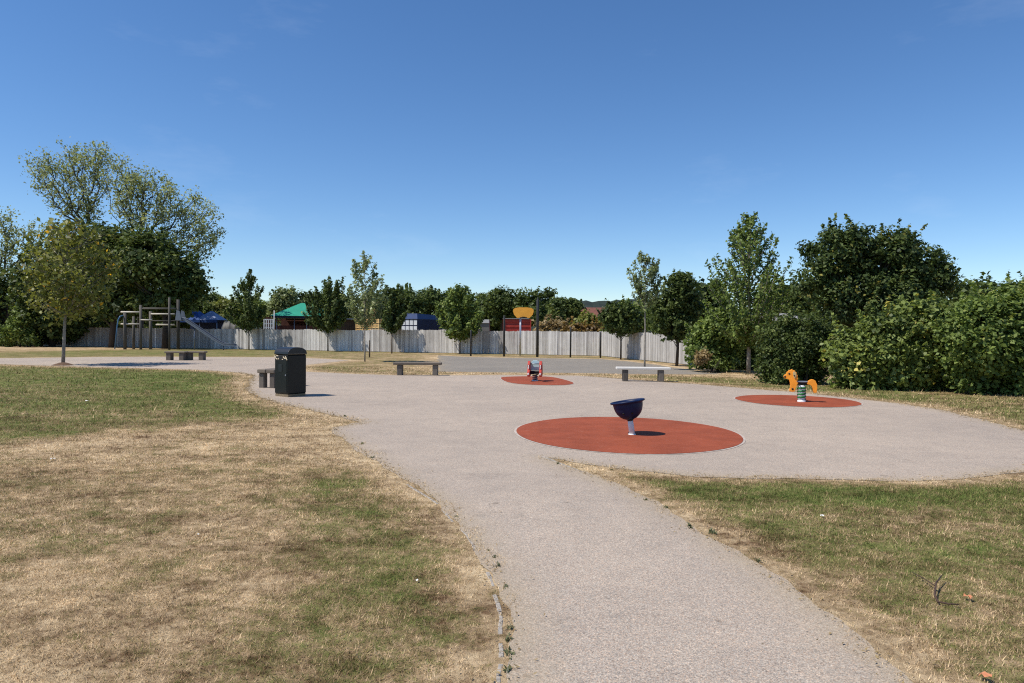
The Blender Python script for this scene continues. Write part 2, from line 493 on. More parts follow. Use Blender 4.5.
class MB:
    def __init__(self):
        self.v, self.f, self.r, self.s = [], [], [], []

    def _add(self, vs, fs, r=None, smooth=False):
        o = len(self.v)
        self.v += [tuple(x) for x in vs]
        r = rnd.random() if r is None else r
        for q in fs:
            self.f.append(tuple(o + i for i in q))
            self.r.append(r)
            self.s.append(smooth)
        return self

    def box(self, c, s, rot=None, r=None):
        rot = rot or Matrix.Identity(3)
        c = Vector(c)
        vs = [c + rot @ Vector((x * s[0] / 2, y * s[1] / 2, z * s[2] / 2)) for x in (-1, 1) for y in (-1, 1) for z in (-1, 1)]
        fs = [(0, 1, 3, 2), (4, 6, 7, 5), (0, 4, 5, 1), (2, 3, 7, 6), (0, 2, 6, 4), (1, 5, 7, 3)]
        return self._add(vs, fs, r)

    def bbox(self, c, s, bev=0.01, rot=None, r=None):
        """box with chamfered edges (convex hull of three shrunken boxes)"""
        rot = rot or Matrix.Identity(3)
        c = Vector(c)
        h = [x / 2 for x in s]
        b = min(bev, min(h) * 0.9)
        vs, idx = [], {}
        for sx in (-1, 1):
            for sy in (-1, 1):
                for sz in (-1, 1):
                    for ax in range(3):
                        p = [sx * (h[0] - b), sy * (h[1] - b), sz * (h[2] - b)]
                        p[ax] += (sx, sy, sz)[ax] * b
                        idx[(sx, sy, sz, ax)] = len(vs)
                        vs.append(c + rot @ Vector(p))
        fs = []
        for ax in range(3):
            u, w = (ax + 1) % 3, (ax + 2) % 3
            for sg in (-1, 1):
                def k(a, b_, sg=sg):
                    t = [0, 0, 0]
                    t[ax], t[u], t[w] = sg, a, b_
                    return idx[(*t, ax)]
                q = [k(-1, -1), k(1, -1), k(1, 1), k(-1, 1)]
                fs.append(tuple(q if sg > 0 else q[::-1]))
            # edges along axis ax
            for a in (-1, 1):
                for b_ in (-1, 1):
                    def e(t_, fa, a=a, b_=b_):
                        t = [0, 0, 0]
                        t[ax], t[u], t[w] = t_, a, b_
                        return idx[(*t, fa)]
                    q = [e(-1, u), e(1, u), e(1, w), e(-1, w)]
                    fs.append(tuple(q if a * b_ < 0 else q[::-1]))
        for sx in (-1, 1):
            for sy in (-1, 1):
                for sz in (-1, 1):
                    q = [idx[(sx, sy, sz, i)] for i in range(3)]
                    fs.append(tuple(q if sx * sy * sz > 0 else q[::-1]))
        return self._add(vs, fs, r)

    def tube(self, pts, radii, n=6, cap=True, r=None):
        pts = [Vector(p) for p in pts]
        if not isinstance(radii, (list, tuple)):
            radii = [radii] * len(pts)
        vs, fs = [], []
        prev = None
        for i, p in enumerate(pts):
            d = (pts[min(i + 1, len(pts) - 1)] - pts[max(i - 1, 0)])
            d = d.normalized() if d.length > 1e-9 else Vector((0, 0, 1))
            if prev is None:
                a = d.orthogonal().normalized()
            else:
                a = prev - d * prev.dot(d)
                a = a.normalized() if a.length > 1e-6 else d.orthogonal().normalized()
            prev = a
            b = d.cross(a)
            for k in range(n):
                t = 2 * math.pi * k / n
                vs.append(p + (a * math.cos(t) + b * math.sin(t)) * radii[i])
        for i in range(len(pts) - 1):
            for k in range(n):
                k2 = (k + 1) % n
                fs.append((i * n + k, i * n + k2, (i + 1) * n + k2, (i + 1) * n + k))
        self._add(vs, fs, r, True)
        if cap:
            o = len(self.v) - len(vs)
            for base, rev in ((0, True), ((len(pts) - 1) * n, False)):
                q = [o + base + k for k in range(n)]
                self.f.append(tuple(q[::-1] if rev else q))
                self.r.append(self.r[-1])
                self.s.append(False)
        return self

    def lathe(self, prof, n=24, mat=None, r=None):
        mat = mat or Matrix.Identity(4)
        vs, fs = [], []
        for (rad, z) in prof:
            for k in range(n):
                t = 2 * math.pi * k / n
                vs.append(mat @ Vector((rad * math.cos(t), rad * math.sin(t), z)))
        for i in range(len(prof) - 1):
            for k in range(n):
                k2 = (k + 1) % n
                fs.append((i * n + k, i * n + k2, (i + 1) * n + k2, (i + 1) * n + k))
        return self._add(vs, fs, r, True)

    def prism(self, poly, org, ax, ay, az, th, r=None):
        """polygon in the plane (ax, ay) at org, extruded th along az, centred"""
        org, ax, ay, az = Vector(org), Vector(ax), Vector(ay), Vector(az)
        n = len(poly)
        vs = [org + ax * x + ay * y - az * th / 2 for x, y in poly] + [org + ax * x + ay * y + az * th / 2 for x, y in poly]
        fs = [tuple(range(n))[::-1], tuple(range(n, 2 * n))] + [(i, (i + 1) % n, n + (i + 1) % n, n + i) for i in range(n)]
        return self._add(vs, fs, r)

    def quad(self, a, b, c, d, r=None):
        return self._add([a, b, c, d], [(0, 1, 2, 3)], r)

    def build(self, name, mat, parent=None, bevel=0):
        me = bpy.data.meshes.new(name)
        me.from_pydata(self.v, [], self.f)
        me.update()
        a = me.attributes.new('rnd', 'FLOAT', 'FACE')
        a.data.foreach_set('value', self.r)
        me.polygons.foreach_set('use_smooth', self.s)
        me.materials.append(mat)
        o = bpy.data.objects.new(name, me)
        col.objects.link(o)
        o.parent = parent
        if bevel:
            bm = o.modifiers.new('edge', 'BEVEL')
            bm.width = bevel
            bm.segments = 2
            bm.limit_method = 'ANGLE'
        return o


def tag(o, label=None, cat=None, group=None, kind=None):
    if label:
        o['label'] = label
    if cat:
        o['category'] = cat
    if group:
        o['group'] = group
    if kind:
        o['kind'] = kind
    return o


def thing(name, label, cat, loc=(0, 0, 0), rz=0.0, group=None):
    o = bpy.data.objects.new(name, None)
    o.empty_display_size = 0.2
    col.objects.link(o)
    o.location = loc
    o.rotation_euler = (0, 0, rz)
    return tag(o, label, cat, group)


def copy_tree(o, parent=None):
    c = o.copy()
    col.objects.link(c)
    if parent:
        c.parent = parent
    for ch in [x for x in all_children[o]] if o in all_children else list(o.children):
        copy_tree(ch, c)
    return c


all_children = {}


def circle_poly(c, rx, ry, n=72, jit=0.0, rot=0.0):
    out = []
    for k in range(n):
        t = 2 * math.pi * k / n
        j = 1 + jit * math.sin(3 * t + 1) + jit * 0.6 * math.sin(7 * t)
        x, y = rx * j * math.cos(t), ry * j * math.sin(t)
        out.append((c[0] + x * math.cos(rot) - y * math.sin(rot), c[1] + x * math.sin(rot) + y * math.cos(rot)))
    return out


# ------------------------------------------------------------------ ground plan
def px_poly(pts):
    return [tuple(P(*p)[:2]) for p in pts]


left_edge = [(503, 683), (507, 652), (503, 612), (492, 572), (470, 536), (440, 504), (403, 480), (378, 462), (357, 450),
             (342, 440), (330, 431.5), (333, 427.5), (347, 425), (362, 422), (332, 415.5), (307, 410), (276, 402.5), (256, 397), (246, 389),
             (250, 381), (253, 375.5), (240, 372.8), (225, 371.8), (200, 370), (150, 368.6), (100, 367.3), (50, 366), (0, 364.4), (-100, 361)]
band_top = [(-100, 356), (0, 358.2), (60, 357.6), (100, 357), (160, 356.8), (200, 357), (270, 357.3), (310, 358.2), (350, 360.2), (330, 362.6), (308, 364.8),
            (299, 368), (306, 371.6), (350, 373.8), (395, 375), (441, 375.4), (499, 375), (581, 375.6), (619, 378.6),
            (669, 382.3), (700, 384.3), (735, 387.3), (800, 392.5), (864.5, 399.4), (905, 404), (937, 409.2), (985, 420), (1024, 430), (1100, 449), (1130, 460)]
right_edge = [(1090, 467), (1024, 471.6), (994, 474.5), (972, 479.2), (921, 481.8), (860, 481), (795, 478.8), (700, 477), (660, 473.6), (620, 469), (585, 464.6), (560, 460.5),
              (549, 458.6), (556, 462), (578, 471), (600, 478), (622, 486), (663, 506), (704, 531), (751, 559), (790, 586), (830, 615), (868, 648), (905, 683)]
path_ctrl = px_poly(left_edge) + px_poly(band_top) + px_poly(right_edge)
# carry the path on behind the camera
pl, pr = path_ctrl[0], path_ctrl[-1]
path_ctrl = [(pl[0] - 0.2, -6.0), (pl[0] - 0.12, 0.5)] + path_ctrl + [(pr[0] + 0.12, 1.0), (pr[0] + 0.3, -6.0)]
court_ctrl = px_poly([(437.5, 355.4), (470, 357), (520, 358), (570, 358.6), (600, 359), (625, 361), (655, 364.5), (690, 370), (722, 374.2),
                      (690, 374.6), (640, 374.2), (590, 373.4), (537, 372.8), (490, 372.4), (439, 371.6)])


def hash_noise1(t, seed=0.0):
    return (math.sin(t * 1.7 + seed) + math.sin(t * 3.9 + 2.1 * seed + 1.3) * 0.6 + math.sin(t * 9.1 + seed * 3.3) * 0.45 + math.sin(t * 21.3 + seed) * 0.3) / 2.2


def ragged(ctrl, step=0.12, amp=0.05, maxstep=0.6):
    """resample a closed outline and wear its edge"""
    out, s = [], 0.0
    n = len(ctrl)
    for i in range(n):
        a, b = Vector((*ctrl[i], 0)), Vector((*ctrl[(i + 1) % n], 0))
        d = (b - a).length
        far = max(1.0, min(a.y, b.y) / 10)
        k = max(1, int(d / min(maxstep, step * far)))
        nv = Vector((-(b - a).y, (b - a).x, 0)).normalized()
        for j in range(k):
            p = a.lerp(b, j / k)
            w = hash_noise1(s + d * j / k, 1.3) * amp * min(1.6, far)
            out.append((p.x + nv.x * w, p.y + nv.y * w))
        s += d
    return out


path_poly = ragged(path_ctrl, 0.07, 0.06)
court_poly = ragged(court_ctrl, 0.3, 0.06)


def seg_dist(pts, poly):
    pts = np.asarray(pts, dtype=np.float64)
    best = np.full(len(pts), 1e9)
    p = np.asarray(poly)
    a, b = p, np.roll(p, -1, axis=0)
    for i in range(len(p)):
        ab = b[i] - a[i]
        l2 = (ab ** 2).sum() + 1e-12
        t = np.clip(((pts - a[i]) @ ab) / l2, 0, 1)
        d = np.hypot(pts[:, 0] - a[i, 0] - t * ab[0], pts[:, 1] - a[i, 1] - t * ab[1])
        np.minimum(best, d, out=best)
    return best


def inside(pts, poly):
    pts = np.asarray(pts)
    p = np.asarray(poly)
    x, y = pts[:, 0], pts[:, 1]
    c = np.zeros(len(pts), bool)
    j = len(p) - 1
    for i in range(len(p)):
        xi, yi, xj, yj = p[i, 0], p[i, 1], p[j, 0], p[j, 1]
        if yi != yj:
            cond = ((yi > y) != (yj > y)) & (x < (xj - xi) * (y - yi) / (yj - yi) + xi)
            c ^= cond
        j = i
    return c


anchors = [  # pixel of the photograph, greenness of the turf there
    (0, 375, .72), (60, 378, .7), (130, 376, .78), (200, 378, .85), (235, 384, .75), (0, 400, .62), (70, 400, .66), (150, 400, .72), (215, 402, .72),
    (245, 400, .6), (0, 425, .66), (40, 432, .62), (90, 420, .55), (150, 417, .5), (220, 414, .66), (280, 412, .55), (300, 420, .2),
    (60, 445, .1), (130, 440, .08), (200, 430, .2), (260, 432, .08), (310, 440, .05), (20, 460, .22), (100, 465, .12), (180, 462, .1), (250, 460, .18), (330, 455, .12),
    (0, 490, .42), (60, 495, .3), (130, 490, .2), (220, 490, .14), (300, 480, .35), (350, 485, .62), (385, 490, .45),
    (20, 530, .34), (100, 535, .3), (180, 530, .16), (260, 525, .14), (330, 520, .4), (380, 515, .55), (420, 520, .35), (350, 550, .55), (420, 560, .68), (460, 570, .4),
    (50, 590, .14), (150, 600, .2), (250, 590, .12), (320, 600, .55), (400, 610, .6), (450, 620, .5), (480, 600, .22), (490, 660, .12),
    (60, 660, .12), (170, 660, .22), (270, 665, .4), (340, 660, .5), (420, 665, .42), (200, 700, .3), (-150, 450, .4), (-150, 600, .3),
    (635, 482, .8), (665, 486, .82), (700, 490, .78), (740, 493, .72), (800, 492, .75), (860, 492, .7), (900, 495, .72), (960, 490, .82), (1010, 486, .85), (1050, 486, .7),
    (620, 478, .1), (590, 471, .1), (700, 515, .6), (760, 530, .62), (820, 520, .5), (880, 525, .4), (950, 520, .45), (1010, 515, .62), (720, 535, .25), (790, 560, .55),
    (850, 560, .52), (920, 560, .55), (990, 560, .55), (830, 600, .3), (890, 600, .58), (950, 600, .5), (1010, 610, .45), (880, 640, .25), (940, 640, .62), (1000, 650, .62), (960, 675, .5), (1100, 600, .5),
    (20, 348, .1), (60, 349, .2), (100, 352, .65), (180, 353, .6), (240, 354, .6), (300, 354, .5), (360, 355, .4), (410, 356, .35), (340, 368, .45), (380, 368, .35), (330, 371, .5), (420, 368, .25), (425, 373, .35), (20, 354, .55), (60, 355, .55),
    (560, 374, .3), (610, 376, .35), (660, 379, .45), (700, 380, .6), (740, 384, .6), (700, 374, .1), (780, 378, .15), (850, 390, .65), (900, 398, .7), (950, 400, .5), (1000, 412, .65), (1010, 400, .5), (950, 392, .42), (850, 382, .3), (-60, 352, .4),
]
AW = np.array([(*P(a, b)[:2], g) for a, b, g in anchors])


def greenness(pts):
    pts = np.asarray(pts, dtype=np.float64)
    num = np.zeros(len(pts))
    den = np.zeros(len(pts))
    for x, y, g in AW:
        sc_ = 0.12 * max(3.0, y)
        d2 = ((pts[:, 0] - x) ** 2 + ((pts[:, 1] - y) * 0.8) ** 2) / sc_ ** 2
        w = 1 / (d2 + 0.02) ** 1.7
        num += w * g
        den += w
    g = num / den
    # far away the turf is a mid olive
    f = np.clip((np.hypot(pts[:, 0], pts[:, 1]) - 70) / 60, 0, 1)
    return g * (1 - f) + 0.5 * f


def turf_state(pts):
    pts = np.asarray(pts, dtype=np.float64)
    g = greenness(pts)
    d = np.minimum(seg_dist(pts, path_ctrl), seg_dist(pts, court_ctrl))
    far = np.clip(pts[:, 1] / 10, 0.8, 1.8)
    w = np.clip(1 - d / (0.55 * far), 0, 1)          # worn dry strip beside the tarmac
    g = g * (1 - 0.9 * w ** 0.8) + 0.02 * w
    return g, d


def axis(lo, hi, step, out):
    core = np.arange(lo, hi + 1e-6, step)
    ext, s, p = [], step, hi
    while p < out:
        s *= 1.35
        p += s
        ext.append(p)
    ext2, s, p = [], step, lo
    while p > -out:
        s *= 1.35
        p -= s
        ext2.append(p)
    return np.array(ext2[::-1] + list(core) + ext)


gx = axis(-44, 30, 0.25, 2600)
gy = axis(-3, 64, 0.25, 2600)
GX, GY = np.meshgrid(gx, gy)
gp = np.stack([GX.ravel(), GY.ravel()], 1)
gg, _ = turf_state(gp)
nx, ny = len(gx), len(gy)
ii = np.arange((ny - 1) * (nx - 1))
r_, c_ = ii // (nx - 1), ii % (nx - 1)
gq = np.stack([r_ * nx + c_, r_ * nx + c_ + 1, (r_ + 1) * nx + c_ + 1, (r_ + 1) * nx + c_], 1)
ground = np_mesh('ground', np.column_stack([gp, np.zeros(len(gp))]), gq, M['ground'], {'green': ('POINT', gg)})
tag(ground, kind='structure')


def sheet(name, poly, z, mat, edge_poly=None, grid=0.0):
    """flat sheet with the given outline; vertices inside carry a worn-edge mask"""
    from mathutils.geometry import delaunay_2d_cdt
    n = len(poly)
    pts = [Vector(p) for p in poly]
    edges = [(i, (i + 1) % n) for i in range(n)]
    if grid:
        a = np.asarray(poly)
        xs = np.arange(a[:, 0].min(), a[:, 0].max(), grid)
        ys = np.arange(a[:, 1].min(), a[:, 1].max(), grid)
        X, Y = np.meshgrid(xs, ys)
        q = np.stack([X.ravel(), Y.ravel()], 1)
        q = q[inside(q, poly)]
        q = q[seg_dist(q, poly) > grid * 0.3]
        pts += [Vector(p) for p in q]
    vs, es, fs, *_ = delaunay_2d_cdt(pts, edges, [], 1, 1e-5)
    V = np.array([(v[0], v[1], z) for v in vs])
    F = np.array([f for f in fs if len(f) == 3])
    d = seg_dist(V[:, :2], edge_poly or poly)
    e = np.clip(1 - d / 0.35, 0, 1)
    o = np_mesh(name, V, F, mat, {'edge': ('POINT', e)})
    return tag(o, kind='structure')


sheet('path', path_poly, 0.004, M['path'], path_ctrl, 0.3)
sheet('court_surface', court_poly, 0.004, M['court'], court_ctrl, 0.5)


def fit_disc(left, right, near, far):
    pn, pf = P(*near), P(*far)
    cy = (pn.y + pf.y) / 2
    l, r2 = P(*left), P(*right)
    cx = (l.x + r2.x) / 2
    return (cx, cy), (r2.x - l.x) / 2, (pf.y - pn.y) / 2


c1, rx1, ry1 = fit_disc((516, 431), (750, 440), (640, 454.6), (628, 417.6))
disc_main = circle_poly(c1, rx1, ry1, 90, 0.004)
c2, rx2, ry2 = fit_disc((735, 399.4), (867, 404), (805, 407.5), (795, 395.4))
disc_dog = circle_poly(c2, rx2, ry2, 80, 0.006)
disc_far = px_poly([(499, 377.9), (506, 376.9), (534, 376.4), (552, 377), (565, 380), (575, 383.2), (571, 384.8), (560, 385.6), (535, 385.3), (508, 383.4)])


def smooth_closed(poly, n=3):
    for _ in range(n):
        out = []
        for i in range(len(poly)):
            a, b = poly[i], poly[(i + 1) % len(poly)]
            out.append((a[0] * .75 + b[0] * .25, a[1] * .75 + b[1] * .25))
            out.append((a[0] * .25 + b[0] * .75, a[1] * .25 + b[1] * .75))
        poly = out
    return poly


disc_far = smooth_closed(disc_far, 2)


def grow_poly(poly, w):
    n = len(poly)
    out = []
    for i in range(n):
        a, b = Vector(poly[i - 1]), Vector(poly[(i + 1) % n])
        t = (b - a).normalized()
        nv = Vector((t.y, -t.x))
        out.append((poly[i][0] + nv.x * w, poly[i][1] + nv.y * w))
    return out


def area(p):
    return sum(p[i][0] * p[(i + 1) % len(p)][1] - p[(i + 1) % len(p)][0] * p[i][1] for i in range(len(p)))


M['joint'] = mat_simple('pale_joint', (0.47, 0.4, 0.34), 0.9, 0, 0.25, 12)
for d_ in (disc_main, disc_dog, disc_far):
    if area(d_) < 0:
        d_.reverse()
    sheet('pavement_joint', grow_poly(d_, 0.035), 0.008, M['joint'])
    sheet('pavement_rubber', d_, 0.012, M['rubber'])


# kerb: flush concrete edging along the left of the path, partly grown over
def ribbon(pts, w, h, mat, name, gap_fn=None):
    mb = MB()
    for i in range(len(pts) - 1):
        a, b = Vector((*pts[i], 0)), Vector((*pts[i + 1], 0))
        if gap_fn and gap_fn(i, a):
            continue
        d = (b - a)
        L = d.length
        rot = Matrix.Rotation(math.atan2(d.y, d.x), 3, 'Z')
        mb.bbox((a + b) / 2 + Vector((0, 0, h / 2 - 0.02)), (L - 0.001, w * rnd.uniform(0.8, 1.1), h + 0.04 + rnd.uniform(-.003, .003)), 0.006, rot)
    return tag(mb.build(name, mat), kind='structure')


kl = [P(*p) for p in [(503, 683), (507, 652), (503, 612), (492, 572), (470, 536), (440, 504), (403, 480)]]
kp = [(kl[0].x - 0.12, 0.5)]
for a, b in zip(kl[:-1], kl[1:]):
    for j in range(5):
        q = a.lerp(b, j / 5)
        kp.append((q.x - 0.022 + hash_noise1(q.y * 3) * .012, q.y))
ribbon(kp, 0.032, 0.003, M['kerb'], 'kerb', lambda i, a: (i % 9 in (4, 7)) or a.y > 8.6)
kr = [P(*p) for p in [(541, 456.6), (556, 462.6), (578, 471)]]
ribbon([(q.x + 0.02, q.y) for q in kr], 0.04, 0.006, M['kerb'], 'kerb')


# ------------------------------------------------------------------ grass blades on the near lawn
def make_grass():
    pts_all, len_all, wid_all = [], [], []
    for (y0, y1, dens, L, w) in ((2.4, 5.0, 13000, 0.021, 0.0036), (5.0, 8.0, 6800, 0.026, 0.0052), (8.0, 12.0, 2300, 0.034, 0.008),
                                 (12.0, 18.0, 620, 0.05, 0.014), (18.0, 30.0, 150, 0.055, 0.024)):
        xm = y1 * 0.84 + 0.4
        n = int(2 * xm * (y1 - y0) * dens)
        q = np.column_stack([NR.uniform(-xm, xm, n), NR.uniform(y0, y1, n)])
        q = q[np.abs(q[:, 0]) < q[:, 1] * 0.84 + 0.4]
        pts_all.append(q)
        s = NR.lognormal(0, 0.35, len(q))
        len_all.append(L * s)
        wid_all.append(w * NR.uniform(0.6, 1.3, len(q)))
    q = np.concatenate(pts_all)
    L = np.concatenate(len_all)
    wd = np.concatenate(wid_all)
    ins = inside(q, path_poly) | inside(q, court_poly)
    ed = seg_dist(q, path_ctrl)
    lump = 0.5 + 0.5 * np.sin(q[:, 0] * 7.3 + 2 * np.sin(q[:, 1] * 2.9)) * np.sin(q[:, 1] * 5.7 + 2 * np.sin(q[:, 0] * 3.1))
    creep = ins & (ed < (0.03 + 0.16 * lump ** 2) * np.clip(q[:, 1] / 7, .7, 2)) & (NR.random(len(q)) < .55)
    keep0 = ~ins | creep
    q, L, wd, creep = q[keep0], L[keep0], wd[keep0], creep[keep0]
    g, d = turf_state(q)
    g = np.where(creep, 0.05, g)
    d = np.where(creep, 0.4, d)
    # thin in the worn strip, tufted elsewhere
    tuft = 0.5 + 0.5 * np.sin(q[:, 0] * 5.1 + np.sin(q[:, 1] * 3.7) * 2) * np.sin(q[:, 1] * 6.3 + np.sin(q[:, 0] * 4.1) * 2)
    keep = NR.random(len(q)) < np.clip(0.25 + d / 0.5, 0, 1) * (0.45 + 0.55 * tuft)
    q, L, wd, g = q[keep], L[keep], wd[keep], g[keep]
    n = len(q)
    L = L * (0.75 + 0.6 * np.clip(g, 0, 1))
    az = NR.uniform(0, 2 * np.pi, n)
    lean = NR.uniform(0.55, 1.5, n)
    dx, dy, dz = np.sin(lean) * np.cos(az), np.sin(lean) * np.sin(az), np.cos(lean)
    sx, sy = -np.sin(az), np.cos(az)
    z0 = np.zeros(n)
    b0 = np.column_stack([q[:, 0] - sx * wd / 2, q[:, 1] - sy * wd / 2, z0])
    b1 = np.column_stack([q[:, 0] + sx * wd / 2, q[:, 1] + sy * wd / 2, z0])
    tp = np.column_stack([q[:, 0] + dx * L, q[:, 1] + dy * L, dz * L + 0.004])
    V = np.stack([b0, b1, tp], 1).reshape(-1, 3)
    F = np.arange(3 * n).reshape(-1, 3)
    o = np_mesh('grass', V, F, M['blades'], {'green': ('FACE', g), 'rnd': ('FACE', NR.random(n)), 'rnd2': ('FACE', NR.random(n))})
    tag(o, 'short patchy lawn grass, part green and part dried to straw', 'grass', kind='stuff')
    print('blades', n)


make_grass()


# ------------------------------------------------------------------ plants
def unit(v):
    return v / (np.linalg.norm(v, axis=1, keepdims=True) + 1e-9)


def leaf_mesh(pts, out, size, mat, parent, tone=None, name='crown', upw=0.5, rg=None, aspect=0.6):
    rg = rg or NR
    n = len(pts)
    nrm = unit(out * 0.55 + np.array([0, 0, upw]) + rg.normal(0, 0.55, (n, 3)))
    t = unit(np.cross(nrm, rg.normal(0, 1, (n, 3))))
    b = np.cross(nrm, t)
    s = (size * rg.uniform(0.5, 1.55, n))[:, None]
    fold = nrm * s * 0.12
    V = np.stack([pts - b * s / 2, pts + t * s * aspect / 2 + fold - b * s * .05, pts + b * s / 2, pts - t * s * aspect / 2 + fold - b * s * .05], 1).reshape(-1, 3)
    F = np.arange(4 * n).reshape(-1, 4)
    tn = rg.random(n) if tone is None else np.clip(tone, 0, 1)
    return np_mesh(name, V, F, mat, {'rnd': ('FACE', tn)}, parent=parent)


def bez(a, b, c, n):
    return [a * (1 - t) ** 2 + b * 2 * t * (1 - t) + c * t * t for t in [i / n for i in range(n + 1)]]


def tree_upswept(name, label, cat, loc, h, cb, wid, leaf='dark', size=0.12, n_br=60, per=90, tr=0.05, shape='cone', bark='bark', seed=1,
                 group=None, spread=0.16, lean=(0, 0), steep=(0.9, 1.7), spike=1.0):
    """young tree: central leader, rising branches, leaves along every branch"""
    rg = np.random.default_rng(seed)
    rr = random.Random(seed)
    root = thing(name, label, cat, loc, 0, group)
    mb = MB()
    tp = [Vector((lean[0] * t + rr.uniform(-.02, .02) * h * .3 * t, lean[1] * t, h * t * 0.97)) for t in [i / 8 for i in range(9)]]
    mb.tube(tp, [tr * (1 - 0.9 * i / 8) for i in range(9)], 8)

    def trunk_at(z):
        f = min(1, max(0, z / (h * .97))) * 8
        i = min(7, int(f))
        return tp[i].lerp(tp[i + 1], f - i)
    P_, O_, T_ = [], [], []
    for k in range(n_br):
        s = (k + rr.random()) / n_br
        if shape == 'cone':
            s = s ** 1.25
            half = wid / 2 * (1 - s) ** 0.58 * min(1, 0.45 + s * 4)
        elif shape == 'oval':
            half = wid / 2 * math.sqrt(max(0.02, 1 - (2 * s - 0.85) ** 2 / 1.32))
        else:
            half = wid / 2 * (1 - 0.45 * s) * min(1, 0.5 + 3 * s)
        reach = half * rr.uniform(0.55, 1.12) + 0.03
        zt = cb + (h - cb) * s
        a = rr.uniform(0, 2 * math.pi)
        zs = max(cb * 0.8 + 0.1 * rr.random(), zt - reach * rr.uniform(*steep))
        st = trunk_at(zs)
        tip = trunk_at(zt) + Vector((math.cos(a) * reach, math.sin(a) * reach, 0))
        tip.z = zt + (rr.uniform(0.0, 0.1) * (h - cb)) * spike
        mid = st.lerp(tip, 0.5) + Vector((math.cos(a), math.sin(a), -0.3)) * reach * 0.22
        pth = bez(st, mid, tip, 5)
        mb.tube(pth, [tr * 0.32 * (1 - .8 * i / 5) for i in range(6)], 4, False)
        L = (tip - st).length
        m_ = int(per * (0.4 + L / max(0.3, wid * 0.5)))
        t_ = rg.beta(1.7, 1.15, m_)
        A = np.array([list(v) for v in pth])
        f = t_ * 5
        i0 = np.clip(f.astype(int), 0, 4)
        pos = A[i0] + (A[i0 + 1] - A[i0]) * (f - i0)[:, None]
        sg = spread * (1.15 - 0.75 * t_)[:, None] * (0.5 + 0.25 * wid)
        off = rg.normal(0, 1, (m_, 3)) * sg
        P_.append(pos + off)
        o = off.copy()
        o[:, 0] += math.cos(a) * .2
        o[:, 1] += math.sin(a) * .2
        O_.append(unit(o))
        T_.append(np.clip(rg.normal(0.42 + rr.uniform(-.18, .18), 0.25, m_), 0, 1))
    # leader tuft
    m_ = per
    pos = np.column_stack([rg.normal(0, 0.05 * wid * .5, m_), rg.normal(0, 0.05 * wid * .5, m_), h - (h - cb) * 0.22 * rg.random(m_) ** 0.8])
    pos[:, 0] += lean[0]
    pos[:, 1] += lean[1]
    P_.append(pos)
    O_.append(unit(rg.normal(0, 1, (m_, 3))))
    T_.append(rg.random(m_))
    mb.build('trunk', M[bark], root)
    leaf_mesh(np.concatenate(P_), np.concatenate(O_), size, LEAF[leaf], root, np.concatenate(T_), rg=rg)
    return root


def lobes_points(rg, lobes, n_cl, per, cr, shell=0.55, zmin=0.05, shoots=0.35, sl=1.3):
    """leaf clumps spread through a set of ellipsoid lobes"""
    L = np.array(lobes, dtype=float)
    vol = (L[:, 3] * L[:, 4] * L[:, 5]) ** 0.75
    pick = rg.choice(len(L), n_cl, p=vol / vol.sum())
    d = unit(rg.normal(0, 1, (n_cl, 3)))
    rad = (shell + (1 - shell) * rg.random(n_cl) ** 0.6) * rg.uniform(0.86, 1.1, n_cl)
    C = L[pick, :3] + d * L[pick, 3:6] * rad[:, None]
    keep = C[:, 2] > zmin
    C, d = C[keep], d[keep]
    n_cl = len(C)
    tone_c = np.clip(rg.normal(0.42, 0.2, n_cl), 0.05, 0.95)
    k = rg.poisson(per, n_cl)
    idx = np.repeat(np.arange(n_cl), k)
    n = len(idx)
    u = unit(rg.normal(0, 1, (n, 3)))
    rr_ = cr * rg.uniform(0.6, 1.35, n_cl)[idx] * rg.random(n) ** 0.45
    off = u * rr_[:, None] * np.array([1.1, 1.1, 0.75])
    pts = C[idx] + off
    out = unit(d[idx] + u * 0.7)
    tone = np.clip(tone_c[idx] + rg.normal(0, 0.2, n), 0, 1)
    # leading shoots that break the outline
    ns = int(n_cl * shoots)
    if ns:
        si = rg.choice(n_cl, ns, replace=False)
        sd = unit(d[si] * 0.8 + np.array([0, 0, 0.9]) + rg.normal(0, .25, (ns, 3)))
        ln = cr * sl * rg.uniform(.8, 1.7, ns)
        ks = max(6, int(per * .4))
        t_ = rg.random((ns, ks)) ** 0.9
        sp_ = C[si][:, None] + sd[:, None] * (t_ * ln[:, None])[..., None] + rg.normal(0, 1, (ns, ks, 3)) * (cr * .2 * (1.1 - t_))[..., None]
        pts = np.concatenate([pts, sp_.reshape(-1, 3)])
        out = np.concatenate([out, np.repeat(sd, ks, axis=0)])
        tone = np.concatenate([tone, np.clip(np.repeat(tone_c[si], ks) + .1 + rg.normal(0, .2, ns * ks), 0, 1)])
    ok = pts[:, 2] > zmin * 0.5
    return C, pts[ok], out[ok], tone[ok]


